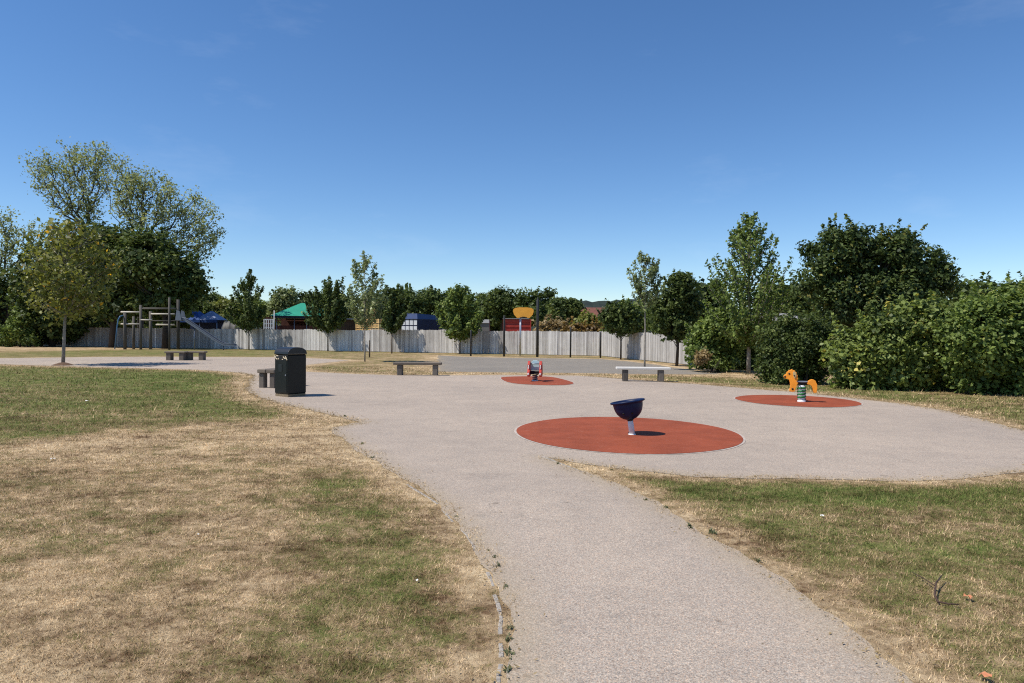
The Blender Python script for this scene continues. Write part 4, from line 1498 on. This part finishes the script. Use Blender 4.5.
# door panel on the sunlit (left) face
mb = MB()
mb.bbox((-S / 2 - 0.002, 0, 0.47), (0.012, S - 0.09, 0.74), 0.005)
door = mb.build('door', M['bin'], root)
mb = MB()
mb.bbox((-S / 2 - 0.012, 0.02, 0.66), (0.01, 0.13, 0.17), 0.003)
mb.build('notice_plate', M['bin_lid'], door)
mb = MB()
mb.lathe([(0.0, 0.012), (0.016, 0.012), (0.018, 0.0)], 12, Matrix.Translation((-S / 2 - 0.008, -0.18, 0.5)) @ Matrix.Rotation(R(-90), 4, 'Y'))
mb.build('lock', M['steel_dull'], door)
# hood: barrel arch whose round end shows on the right-hand face
n = 14
arch = [(-S / 2 - .005, 0.98)]
for k in range(n + 1):
    a = math.pi * (1 - k / n)
    arch.append((math.cos(a) * (S / 2 + .005), 1.0 + math.sin(a) ** 0.85 * 0.15))
arch.append((S / 2 + .005, 0.98))
mb = MB()
mb.prism(arch, (0, 0, 0), (1, 0, 0), (0, 0, 1), (0, -1, 0), S + 0.008)
mb.build('hood', M['bin_lid'], root, 0.008)
mb = MB()
mb.bbox((0, -S / 2 - 0.0065, 0.995), (S - 0.01, 0.006, 0.013), 0.002)
mb.build('band', M['gold_dull'], root)
mb = MB()
mb.bbox((-S / 2 - .004, 0.0, 0.905), (0.012, S - 0.1, 0.105), 0.004)
ap = mb.build('aperture', M['black'], root)
# the two pale gold marks beside the opening
xf = -S / 2 - 0.013


def strip(pts, w):
    for a, b in zip(pts[:-1], pts[1:]):
        a, b = Vector((xf, *a)), Vector((xf, *b))
        d = b - a
        mb.bbox((a + b) / 2, (0.005, d.length + w * .5, w), 0.001, Matrix.Rotation(math.atan2(d.z, d.y), 3, 'X'))


for marks in ((([(.10, .945), (.16, .955), (.2, .925), (.185, .885), (.13, .87)], .022), ([(.235, .94), (.24, .915)], .025), ([(.085, .89), (.075, .87)], .02)),
              (([(-.09, .93), (-.14, .895), (-.185, .89)], .022), ([(-.17, .94), (-.205, .905), (-.235, .86)], .022), ([(-.08, .865), (-.05, .87)], .02))):
    mb = MB()
    for pts, w in marks:
        strip(pts, w)
    mb.build('gold_mark', M['cream'], root)


# benches
def bench(label, loc, rz, L, w=0.42, h=0.46, leg_w=0.2, inset=0.12, seat='bench_wood', leg='bench_leg', th=0.09, group='timber benches round the play area', twin=False):
    root = thing('bench', label, 'bench', loc, rz, group)
    mb = MB()
    k = 2
    for j in range(k):
        mb.bbox((0, (j - .5) * (w / 2), h - th / 2 + rnd.uniform(-.003, .003)), (L * rnd.uniform(.985, 1), w / 2 - .012, th), 0.016)
    mb.build('seat', M[seat], root)
    for s in (-1, 1):
        for off, lw in (((-w * .3, w * .3), (w * .3, w * .3)) if twin else ((0, w * .82),)):
            mb = MB()
            mb.bbox((s * (L / 2 - inset - leg_w / 2), off, (h - th) / 2 - .01), (leg_w, lw, h - th + .02), 0.018)
            mb.build('leg', M[leg], root)
    return root


b1 = P(417, 375.6)
bench('long grey timber bench at the edge of the grass strip', (b1.x, b1.y + .2, 0), R(1), 1.7, leg_w=.18, inset=.14)
b2 = P(644, 381.8)
bench('long timber bench with bleached white seat beside the grey court', (b2.x, b2.y + .2, 0), R(-4), 1.74, seat='bench_pale', leg_w=.17, inset=.22, th=.08)
b3 = P(175.3, 360.4)
sb = bench('left one of two short block benches end to end by the climbing frame', (b3.x, b3.y + .1, 0), R(0), 1.02, leg_w=.235, inset=.07, th=.08, h=.45)
sb2 = copy_tree(sb)
b4 = P(195, 360.2)
sb2.location = (b4.x, b4.y + .1, 0)
sb2['label'] = 'right one of two short block benches end to end by the climbing frame'
b5 = P(264.5, 388.2)
bench('short block bench seen end-on, half hidden behind the litter bin', (b5.x + .2, b5.y + .5, 0), R(72), 1.1, leg_w=.16, inset=.05, th=.1, h=.5, w=.56, twin=True)

# climbing frame with slide
D = 53.0
c0 = at_px(145, D)
root = thing('climbing_frame', 'weathered timber climbing frame with metal slide and blue pole, before the fence', 'climbing frame', c0)


def F(px, py, dy=0.0):
    q = Q(px, py, D)
    return Vector((q.x - c0.x, dy, q.z))


def fpost(px, top, w, dy=0.0, mat='frame_wood'):
    a = F(px, top, dy)
    mb = MB()
    mb.tube([(a.x, dy, -0.03), (a.x, dy, a.z)], w / 2, 10)
    mb.build('post', M[mat], root)


for px, top, w, dy in ((125, 313, .24, 0), (141.5, 305, .2, -.1), (144.5, 311, .24, .9), (170, 297.5, .17, -.1), (172.5, 299, .24, .9), (126.5, 316, .2, 1.0)):
    fpost(px, top, w, dy)
for xa, xb, y, w, dy, mt in ((140, 176, 308.4, .13, -.1, 'frame_wood'), (146, 170, 313.7, .13, .75, 'frame_pale'), (151, 170, 324.6, .13, .75, 'frame_pale'), (121, 141, 312, .13, .0, 'frame_pale'),
                             (121, 141, 324, .14, .0, 'frame_pale'), (141, 153, 319.8, .1, -.15, 'frame_pale'), (141, 172, 320.5, .08, .45, 'frame_wood')):
    a, b = F(xa, y, dy), F(xb, y, dy)
    mb = MB()
    mb.tube([a, Vector((b.x, dy, a.z))], w / 2, 8)
    mb.build('rail', M[mt], root)
mb = MB()
mb.tube([F(124, 315.5, -.1), F(121.8, 316.5, -.25), F(120.6, 319.5, -.3), F(119.5, 326, -.3), F(117, 347.6, -.3) + Vector((0, 0, -.1))], 0.045, 8)
mb.build('slide_pole', M['blue_pole'], root)
mb = MB()
for j in range(6):
    a, b = F(172.5, 320.6 - j * .02, -.1 + j * .2), F(180, 320.6, -.1 + j * .2)
    mb.box((a + b) / 2, ((b - a).length, .16, .05))
mb.build('platform', M['frame_wood'], root)
a, b = F(176, 310, 0), F(181, 320, 0)
for dy in (-.12, .62):
    mb = MB()
    mb.prism([(a.x, b.z), (b.x + .1, b.z - .05), (b.x - .05, a.z - .1), (a.x + .1, a.z)], (0, dy, 0), (1, 0, 0), (0, 0, 1), (0, 1, 0), .03)
    mb.build('side_plate', M['slide_steel'], root)
sl_pts = [F(179, 319.6), F(184, 320.5), F(190, 324.6), F(205, 334.6), F(218, 343.2), F(224, 345.6), F(234, 346.4)]
mb = MB()
for dy, hgt in ((-.02, .16), (.52, .16)):
    for p, q in zip(sl_pts[:-1], sl_pts[1:]):
        mb.quad(p + Vector((0, dy, 0)), q + Vector((0, dy, 0)), q + Vector((0, dy, hgt)), p + Vector((0, dy, hgt)))
    mb.tube([p + Vector((0, dy, hgt)) for p in sl_pts], .025, 6)
for p, q in zip(sl_pts[:-1], sl_pts[1:]):
    mb.quad(p + Vector((0, -.02, .012)), q + Vector((0, -.02, .012)), q + Vector((0, .52, .012)), p + Vector((0, .52, .012)))
mb.build('slide', M['slide_steel'], root)
for px, py in ((193, 327), (222, 346)):
    a = F(px, py, .25)
    mb = MB()
    mb.tube([(a.x, .25, -.03), (a.x, .25, a.z)], .05, 8)
    mb.build('slide_leg', M['steel_dull'], root)

# basketball hoop and court posts, before the fence
D2 = 46.3
hp = at_px(520.3, D2)
hp.y = 46.5 + .3 - 0.9
root = thing('basketball_hoop', 'orange fan-shaped basketball board on a grey pole before the fence', 'basketball hoop', hp)
s = hp.y / FPX
zt = zz(520, 307.4, hp.y)
zb = zz(520, 317.8, hp.y)
mb = MB()
mb.tube([(0, 0, -.02), (0, 0, zb + .3)], .06, 10)
mb.build('pole', M['steel'], root)
w2 = 10.3 * s
hb_ = zt - zb
cxb = 2.8 * s
fan = [(-w2 * .62, 0), (w2 * .62, 0), (w2 * .9, hb_ * .3), (w2, hb_ * .62), (w2 * .97, hb_ * .82), (w2 * .8, hb_ * .93), (w2 * .4, hb_), (-w2 * .4, hb_), (-w2 * .8, hb_ * .93), (-w2 * .97, hb_ * .82), (-w2, hb_ * .62), (-w2 * .9, hb_ * .3)]
mb = MB()
mb.prism([(x + cxb, z + zb) for x, z in fan], (0, -.1, 0), (1, 0, 0), (0, 0, 1), (0, 1, 0), .04)
mb.build('backboard', M['hoop_orange'], root)
mb = MB()
k = 20
mb.tube([(cxb + .22 * math.cos(2 * math.pi * i / k), -.37 + .22 * math.sin(2 * math.pi * i / k), zb + .02) for i in range(k + 1)], .022, 6)
mb.bbox((cxb, -.135, zb + .02), (.16, .05, .1), .005)
mb.build('ring', M['black'], root)
for (px, base, top, w, lab) in ((470.8, 356.2, 330, .11, 'low dark post right of the bushy young tree, left end of the court'), (504, 356.5, 315.5, .13, 'dark post left of the basketball hoop'),
                                (537.3, 357, 299.5, .165, 'tallest and thickest dark pole right of the basketball hoop'), (570.4, 357.5, 327, .11, 'dark post alone between the hoop and the fence corner'),
                                (600.4, 358, 332, .1, 'dark post standing at the corner of the two fences')):
    q = P(px, base)
    if q.y > 46.1:
        q = at_px(px, 46.0)
    mb = MB()
    zt_ = zz(px, top, q.y)
    mb.tube([(0, 0, -.02), (0, 0, zt_ - .04), (0, 0, zt_)], [w / 2, w / 2, w / 2 * .75], 8)
    if w > .15:
        mb.tube([(0, 0, zt_), (0, 0, zt_ + .12)], [w * .3, w * .22], 8)
    o = mb.build('court_post', M['post'], None)
    o.location = (q.x, q.y, 0)
    tag(o, lab, 'post', 'dark posts round the court')
for (px, base, top, lab) in ((369.5, 357.4, 340, 'short timber stake on the grass behind the pale sapling'), (391.8, 353.6, 336, 'thin dark stake in front of the fence, under the narrow young tree')):
    q = P(px, base)
    mb = MB()
    zt_ = zz(px, top, q.y)
    mb.tube([(0, 0, -.02), (0, 0, zt_ - .05), (0, 0, zt_)], [.045, .045, .025], 7)
    o = mb.build('tree_stake', M['bark'], None)
    o.location = q
    tag(o, lab, 'stake', 'tree stakes')


# ------------------------------------------------------------------ things beyond the fence
def box_between(mb, px0, px1, py0, py1, d, depth, root, r=None):
    a, b = Q(px0, py0, d), Q(px1, py1, d)
    lx = root.location
    mb.box(((a.x + b.x) / 2 - lx.x, depth / 2 + d - lx.y, (a.z + b.z) / 2), (b.x - a.x, depth, a.z - b.z), None, r)


# blue gazebo
d = 66.0
g0 = at_px(203, d)
root = thing('canopy_tent', 'blue canopy tent peeking over the fence beside the slide', 'tent', g0)
sx = d / FPX


def hip(mb, hw, hd, ze, zr, ridge=0.0, cx=0.0):
    v = [(-hw + cx, -hd, ze), (hw + cx, -hd, ze), (hw + cx, hd, ze), (-hw + cx, hd, ze), (-ridge + cx, 0, zr), (ridge + cx, 0, zr)]
    mb._add(v, [(0, 1, 5, 4), (1, 2, 5), (2, 3, 4, 5), (3, 0, 4)])


ze, zr = zz(203, 320, d), zz(203, 308.3, d)
mb = MB()
hip(mb, 11 * sx, 1.3, ze, zr, 0.1, -8 * sx)
mb.build('blue_roof', M['blue_canvas'], root)
mb = MB()
hip(mb, 11 * sx, 1.2, ze, zr - .25, 0.1, 8.5 * sx)
mb.build('faded_roof', M['blue_grey_canvas'], root)
mb = MB()
mb.box((-8 * sx, -1.3, ze - .12), (22 * sx, .03, .24))
mb.box((8.5 * sx, -1.2, ze - .12), (22 * sx, .03, .24))
mb.build('valance', M['blue_canvas'], root)
for x in (-19 * sx, .2, 19 * sx):
    mb = MB()
    mb.tube([(x, -1.15, 0), (x, -1.15, ze)], .03, 6)
    mb.build('leg', M['steel'], root)
mb = MB()
mb.box((0, .9, 1.3), (3.2, .05, 2.5))
mb.build('back_wall', M['navy_steel'], root)

# tarpaulin heap
d = 62.0
t0 = at_px(233, d)
sx = d / FPX
mb = MB()
nn, mm = 14, 7
vs, fs = [], []
ztop = zz(233, 320, d)
for j in range(mm):
    for i in range(nn):
        u, v = i / (nn - 1) * 2 - 1, j / (mm - 1)
        rr_ = math.cos(v * math.pi / 2)
        vs.append((u * 14 * sx, (-1 + 2 * v) * .9, max(0, ztop * (1 - abs(u) ** 5) * math.sin(math.pi * (0.12 + .76 * v)) + .09 * math.sin(i * 2.3 + j) + .05 * math.cos(i * 4.1))))
for j in range(mm - 1):
    for i in range(nn - 1):
        fs.append((j * nn + i, j * nn + i + 1, (j + 1) * nn + i + 1, (j + 1) * nn + i))
mb._add(vs, fs, .5, True)
o = mb.build('tarpaulin_heap', M['tarpaulin'])
o.location = t0
tag(o, 'dark crumpled covered heap behind the fence, right of the blue canopy', 'covered heap')

# white lattice screen
d = 63.0
l0 = at_px(268.5, d)
sx = d / FPX
root = thing('lattice_screen', 'white lattice screen behind the fence left of the dark red hut', 'screen', l0)
zt_ = zz(268, 319, d)
mb = MB()
wv = 9 * sx
for i in range(5):
    mb.box((-wv / 2 + wv * i / 4, 0, zt_ / 2), (.09, .04, zt_))
for j in range(8):
    mb.box((0, .03, zt_ - .05 - j * .36), (wv, .03, .1))
mb.build('lattice', M['white_panel'], root)
mb = MB()
mb.tube([(wv / 2 + .1, 0, 0), (wv / 2 + .1, 0, zz(273, 310.5, d))], .035, 8)
mb.build('post', M['white_metal'], root)

# dark red hut with green roof
d = 68.0
h0 = at_px(302, d)
sx = d / FPX
root = thing('pavilion', 'dark red open hut with a green hipped roof beyond the fence', 'hut', h0)
ze, zr = zz(302, 316.5, d), zz(302, 303, d)
mb = MB()
hip(mb, 27 * sx, 2.6, ze, zr, 5 * sx, 4 * sx)
mb.build('roof', M['green_roof'], root)
mb = MB()
mb.box((4 * sx, 0, ze - .09), (51 * sx, 4.9, .16))
mb.build('fascia', M['navy_steel'], root)
mb = MB()
mb.box((1 * sx, 1.6, (ze - .2) / 2), (54 * sx, .12, ze - .2))
mb.build('back_wall', M['brickred'], root)
mb = MB()
mb.box((1 * sx, -1.9, 1.0), (56 * sx, .12, 2.0))
mb.build('wall', M['brickred'], root)
mb = MB()
for x, w in ((-27, 3.5), (-25, 2), (22, 2), (28, 6)):
    mb.box((x * sx, -1.95, (ze - .1) / 2), (w * sx, .2, ze - .1))
mb.build('pier', M['brick'], root)
for x in (-18, -1, 11):
    mb = MB()
    mb.tube([(x * sx, -2.1, 0), (x * sx, -2.1, ze - .1)], .05, 6)
    mb.build('column', M['steel_dull'], root)
mb = MB()
mb.box((0, -1.97, zz(302, 321, d)), (50 * sx, .08, .09))
mb.build('beam', M['brick'], root)

# brown shed
d = 66.0
root = thing('shed', 'low dark brown boarded shed between the green-roofed hut and yellow crates', 'shed', at_px(339, d))
mb = MB()
zt_ = zz(339, 319.5, d)
sx = d / FPX
for i in range(20):
    x = (-18 + i * 1.85) * sx
    mb.box((x, 0, zt_ / 2), (1.75 * sx, .05, zt_ - rnd.uniform(0, .05)))
mb.box((0, 1.2, zt_ / 2 - .05), (36 * sx, 2.2, zt_ - .1), None, .3)
mb.build('wall', M['brown'], root)
mb = MB()
mb.box((0, 1.1, zt_ + .05), (38 * sx, 2.7, .08), Matrix.Rotation(R(3), 3, 'X'))
mb.build('roof', M['black'], root)

# yellow timber crates in a stack
d = 64.0
sx = d / FPX
crw, crh = 8.6 * sx, 4.85 * sx


def crate():
    o = thing('timber_crate', 'yellow slatted timber crate in the stack behind the fence', 'crate', (0, 0, 0), 0, 'yellow crates stacked behind the fence')
    mb = MB()
    for fy in (-.45, .45):
        for k in range(3):
            mb.box((0, fy, crh * (.16 + .3 * k)), (crw * .97, .03, crh * .2))
    for fx in (-1, 1):
        for k in range(3):
            mb.box((fx * crw * .47, 0, crh * (.16 + .3 * k)), (.03, .86, crh * .2))
    mb.box((0, 0, .03), (crw * .9, .84, .04))
    mb.build('slats', M['crate'], o)
    mb = MB()
    for fx in (-1, 0, 1):
        for fy in (-1, 1):
            mb.box((fx * crw * .44, fy * .475, crh * .46), (.09, .02, crh * .92))
    mb.build('corner_post', M['crate'], o)
    return o


cr0 = crate()
cr_ch = [c for c in col.objects if c.parent == cr0]
zbase = 0.0
first = True
for ci, (px, rows) in enumerate(((361.5, 7), (370.3, 8), (379.2, 6))):
    for r2 in range(rows):
        if first:
            o = cr0
            first = False
        else:
            o = cr0.copy()
            col.objects.link(o)
            for c in cr_ch:
                k2 = c.copy()
                col.objects.link(k2)
                k2.parent = o
        p = at_px(px, d)
        o.location = (p.x + rnd.uniform(-.03, .03), d + rnd.uniform(-.04, .04) - (px - 370) * .045, r2 * (crh + .004))
        o.rotation_euler = (0, 0, R(-24))

# blue and white container
d = 64.0
root = thing('storage_container', 'blue container with white gridded front and dark blue side beyond the fence', 'container', at_px(409.5, d), R(-25))
sx = d / FPX
zt_, zm = zz(410, 313.5, d), zz(410, 319, d)
wv = 19 * sx
mb = MB()
bp_ = [(-wv / 2, 0), (wv / 2, 0), (wv / 2, 4.3), (-wv / 2, 4.3)]
mb._add([(x, y, z) for z in (0, zm) for x, y in bp_], [(1, 2, 6, 5), (2, 3, 7, 6), (3, 0, 4, 7), (0, 1, 5, 4)])
for k in range(24):
    t = (k + .5) / 24
    x, y = wv / 2, 4.3 * t
    mb.box((x + .02, y, zm / 2), (.05, .1, zm - .1))
mb.build('side_wall', M['navy_steel'], root)
mb = MB()
for i in range(4):
    for j in range(5):
        z1 = zm - .06 - j * .58
        mb.box((-wv / 2 + wv * (i + .5) / 4, -.03, z1 - .25), (wv / 4 - .09, .05, .48))
mb.build('front_panel', M['white_panel'], root)
mb = MB()
mb._add([(-wv / 2 - .05, -.12, zm), (wv / 2 + .05, -.12, zm), (wv / 2 + .05, 4.4, zm), (-wv / 2 - .05, 4.4, zm),
         (-wv / 2 + .15, .05, zt_), (wv / 2 - .1, .05, zt_), (wv / 2 - .1, 4.3, zt_ - .1), (-wv / 2 + .15, 4.3, zt_ - .1)],
        [(0, 1, 5, 4), (1, 2, 6, 5), (2, 3, 7, 6), (3, 0, 4, 7), (4, 5, 6, 7), (3, 2, 1, 0)])
mb.build('roof', M['blue_steel'], root)

# grey cabin
d = 62.0
root = thing('cabin', 'small grey cabin with pale roof beyond the fence, left of the red container', 'cabin', at_px(481.5, d))
sx = d / FPX
z1, z2 = zz(481, 323, d), zz(481, 319.4, d)
mb = MB()
mb._add([(x, y, z) for z, w_ in ((0, 9.5), (z1, 7.2)) for x, y in ((-w_ * sx, 0), (w_ * sx, 0), (w_ * sx, 2.4), (-w_ * sx, 2.4))],
        [(0, 1, 5, 4), (1, 2, 6, 5), (2, 3, 7, 6), (3, 0, 4, 7)])
mb.build('wall', M['grey_clad'], root)
mb = MB()
mb._add([(-5.5 * sx, -.08, z1), (7.4 * sx, -.08, z1), (7.4 * sx, 2.5, z1), (-7.4 * sx, 2.5, z1), (-4.5 * sx, .1, z2), (7.2 * sx, .1, z2), (7.2 * sx, 2.3, z2), (-5 * sx, 2.3, z2)],
        [(0, 1, 5, 4), (1, 2, 6, 5), (2, 3, 7, 6), (3, 0, 4, 7), (4, 5, 6, 7)])
mb.build('roof', M['grey_roof'], root)
mb = MB()
mb.bbox((-3 * sx, -.03, zz(481, 326.5, d)), (.17, .05, .17), .01)
mb.build('vent', M['white_panel'], root)

# red container
d = 63.0
root = thing('storage_container', 'red ribbed steel container beyond the fence behind the basketball hoop', 'container', at_px(517, d), R(0))
sx = d / FPX
zt_ = zz(517, 319, d)
wv = 28 * sx
mb = MB()
mb.box((0, 1.2, zt_ / 2), (wv, 2.3, zt_ - .05))
for k in range(7):
    mb.box((0, 0.03, zt_ - .2 - k * .42), (wv - .05, .07, .2))
mb.build('body', M['red_steel'], root)
mb = MB()
mb.box((-.1, 1.1, zt_ + .03), (wv * .94, 2.45, .07))
mb.build('roof', M['grey_roof'], root)
mb = MB()
for x in (-wv / 2 + .04, wv / 2 - .04):
    mb.box((x, 0.0, zt_ / 2), (.1, .16, zt_ - .02))
mb.build('corner_post', M['red_steel'], root)


# houses: red-brown roof beyond the corner, pale roof behind the hedge
def house(label, px, d, wpx, ye, yr, roofm, wallm, depth=8):
    root = thing('house', label, 'house', at_px(px, d))
    sx = d / FPX
    ze, zr = zz(px, ye, d), zz(px, yr, d)
    w_ = wpx * sx
    mb = MB()
    mb.box((0, depth / 2, ze / 2), (w_ * .95, depth * .95, ze))
    wl_ = mb.build('wall', M[wallm], root)
    mb = MB()
    v = [(-w_ / 2, -.3, ze - .1), (w_ / 2, -.3, ze - .1), (w_ / 2, depth + .3, ze - .1), (-w_ / 2, depth + .3, ze - .1), (-w_ / 2, depth / 2, zr), (w_ / 2, depth / 2, zr)]
    mb._add(v, [(0, 1, 5, 4), (1, 2, 5), (2, 3, 4, 5), (3, 0, 4), (3, 2, 1, 0)])
    mb.build('roof', M[roofm], root)
    for x in (-.3, .3):
        mb = MB()
        mb.box((x * w_, depth * .025 - .03, ze * .6), (1.1, .08, 1.0))
        mb.build('window', M['navy_steel'], wl_)
    return root


house('house with red-brown tiled roof far beyond the fence corner', 593, 112, 34, 321, 306.5, 'tile_roof', 'brick', 9)
house('house with pale grey roof half hidden behind the hedge bushes', 797, 36, 34, 319, 311.5, 'grey_roof', 'brick', 7)

# hills
hx = np.linspace(-700, 900, 260)
vs, fs = [], []
for row, (dy, k) in enumerate(((0, 0.0), (40, .55), (110, 1.0), (300, .6))):
    for i, x in enumerate(hx):
        base = 21 + 8 * math.exp(-((x - 70) / 110) ** 2) + 5 * math.sin(x * .011) + 2.2 * math.sin(x * .043 + 1)
        bumps = (abs(math.sin(x * .21 + row)) * 2.2 + abs(math.sin(x * .47 + 2 * row)) * 1.3) if 0 < k else 0
        vs.append((x, 560 + dy + 25 * math.sin(x * .01), (base * k + bumps) if k else -0.5))
n_ = len(hx)
for r2 in range(3):
    for i in range(n_ - 1):
        fs.append((r2 * n_ + i, r2 * n_ + i + 1, (r2 + 1) * n_ + i + 1, (r2 + 1) * n_ + i))
mb = MB()
mb._add(vs, fs, .5, False)
tag(mb.build('hills', M['hill']), kind='structure')

# ------------------------------------------------------------------ small things on the lawns
tw = P(938, 604)
mb = MB()
g_ = [P(942, 583), P(936, 590), P(934.5, 600), P(938, 605), P(948, 606.5), P(959, 608)]
hs_ = [.05, .045, .03, .018, .016, .02]
mb.tube([Vector((p.x - tw.x, p.y - tw.y, z)) for p, z in zip(g_, hs_)], [.003, .005, .006, .006, .005, .003], 6)
g2 = [P(934.5, 592), P(925, 584), P(912, 575)]
mb.tube([Vector((p.x - tw.x, p.y - tw.y, z)) for p, z in zip(g2, (.04, .03, .02))], [.004, .003, .002], 5)
o = mb.build('twig', M['twig'])
o.location = tw
tag(o, 'dark forked fallen twig lying on the right-hand lawn', 'twig')


def scrap(label, px, py, s, mat, name='litter_scrap', cat='litter', group='scraps lying on the lawns'):
    rr = random.Random(int(px * 7 + py))
    mb = MB()
    n = 4
    vs, fs = [], []
    for j in range(n):
        for i in range(n):
            vs.append(((i / (n - 1) - .5) * s + rr.uniform(-.1, .1) * s, (j / (n - 1) - .5) * s * .7 + rr.uniform(-.1, .1) * s, rr.uniform(.15, .6) * s + .012))
    for j in range(n - 1):
        for i in range(n - 1):
            fs.append((j * n + i, j * n + i + 1, (j + 1) * n + i + 1, (j + 1) * n + i))
    mb._add(vs, fs, .5, True)
    o = mb.build(name, M[mat])
    o.location = P(px, py)
    o.rotation_euler = (0, 0, rr.uniform(0, 6))
    tag(o, label, cat, group)


scrap('crumpled orange-white scrap beside the fallen twig', 968, 601, .045, 'orange_scrap')
scrap('flat orange scrap at the bottom edge of the right-hand lawn', 985, 682, .05, 'orange_scrap')
scrap('white scrap on the right-hand lawn, up from the twig toward the wide tarmac', 822, 518, .028, 'paper')
scrap('white scrap on the straw-coloured left lawn near the green belt', 53, 461, .045, 'paper')
scrap('white scrap on the left lawn near the curving path edge', 417, 583, .02, 'paper')
scrap('white scrap in the green belt of the left lawn', 87, 402, .05, 'paper')
scrap('white scrap at the left lawn low in the view', 198, 537, .022, 'paper')


# straw and leaf flecks drifted along the tarmac edges
def make_litter():
    pc = np.array(path_ctrl)
    a, b = pc, np.roll(pc, -1, axis=0)
    ln = np.hypot(*(b - a).T) * (np.minimum(a[:, 1], b[:, 1]) < 24) * (np.maximum(a[:, 1], b[:, 1]) > 1.5)
    n = 5200
    k = NR.choice(len(pc), n, p=ln / ln.sum())
    t = NR.random(n)[:, None]
    q = a[k] * (1 - t) + b[k] * t
    q = q + NR.normal(0, 1, (n, 2)) * (0.04 + 0.2 * NR.random(n) ** 3)[:, None]
    sc_ = np.clip(q[:, 1] / 9, .6, 2.2)
    L = NR.uniform(.012, .045, n) * sc_
    w = L * NR.uniform(.12, .6, n)
    an = NR.uniform(0, 6.283, n)
    cx, sx = np.cos(an), np.sin(an)
    z = NR.uniform(.006, .016, n)
    def pt(u, v, dz):
        return np.column_stack([q[:, 0] + u * cx - v * sx, q[:, 1] + u * sx + v * cx, z + dz])
    V = np.stack([pt(-L / 2, 0, 0), pt(0, -w / 2, NR.uniform(0, .008, n)), pt(L / 2, 0, NR.uniform(0, .012, n)), pt(0, w / 2, NR.uniform(0, .008, n))], 1).reshape(-1, 3)
    o = np_mesh('leaf_litter', V, np.arange(4 * n).reshape(-1, 4), LEAF['straw'], {'rnd': ('FACE', NR.random(n) ** 1.4)})
    tag(o, 'dry straw and leaf bits drifted along the tarmac edges', 'leaf litter', kind='stuff')


make_litter()

# weeds along the kerb
def weed(seed):
    rr = random.Random(seed)
    mb = MB()
    for k in range(26):
        a = rr.uniform(0, 6.28)
        L = rr.uniform(.03, .075)
        e = rr.uniform(.15, 1.0)
        b = Vector((rr.gauss(0, .018), rr.gauss(0, .03), .0))
        t = b + Vector((math.cos(a) * math.cos(e), math.sin(a) * math.cos(e), math.sin(e))) * L
        sd = Vector((-math.sin(a), math.cos(a), 0)) * L * .22
        mid = b.lerp(t, .55)
        mb._add([b, mid + sd, t, mid - sd], [(0, 1, 2, 3)])
    return mb


for i, (px, py, s) in enumerate(((508, 672, 1.1), (509, 655, 1.2), (508, 640, 1.1), (509, 628, .8), (505, 588, .9), (498, 566, 1.1), (495, 558, .9), (488, 551, .7), (456, 517, .7),
                                 (646, 500, 1.2), (690, 527, 1.5), (712, 533, 1.5), (666, 508, 1.1), (757, 561, 1.0), (558, 464, 1.2), (612, 470, 1.0), (362, 444, 1.4), (345, 416.5, 1.8), (372, 458, 1.3))):
    o = weed(300 + i).build('weed', LEAF['weed'])
    o.location = P(px, py)
    o.scale = (s * .36, s * .55, s * .4)
    tag(o, 'small green weed growing at the edge of the tarmac', 'weed', 'weeds along the tarmac edges')

sc.cycles.max_bounces = 6
sc.cycles.transparent_max_bounces = 4
sc.cycles.use_denoising = False
sc.cycles.denoiser = 'OPENIMAGEDENOISE'
sc.cycles.filter_width = 1.15
sc.cycles.denoising_prefilter = 'ACCURATE'
sc.cycles.denoising_input_passes = 'RGB_ALBEDO_NORMAL'
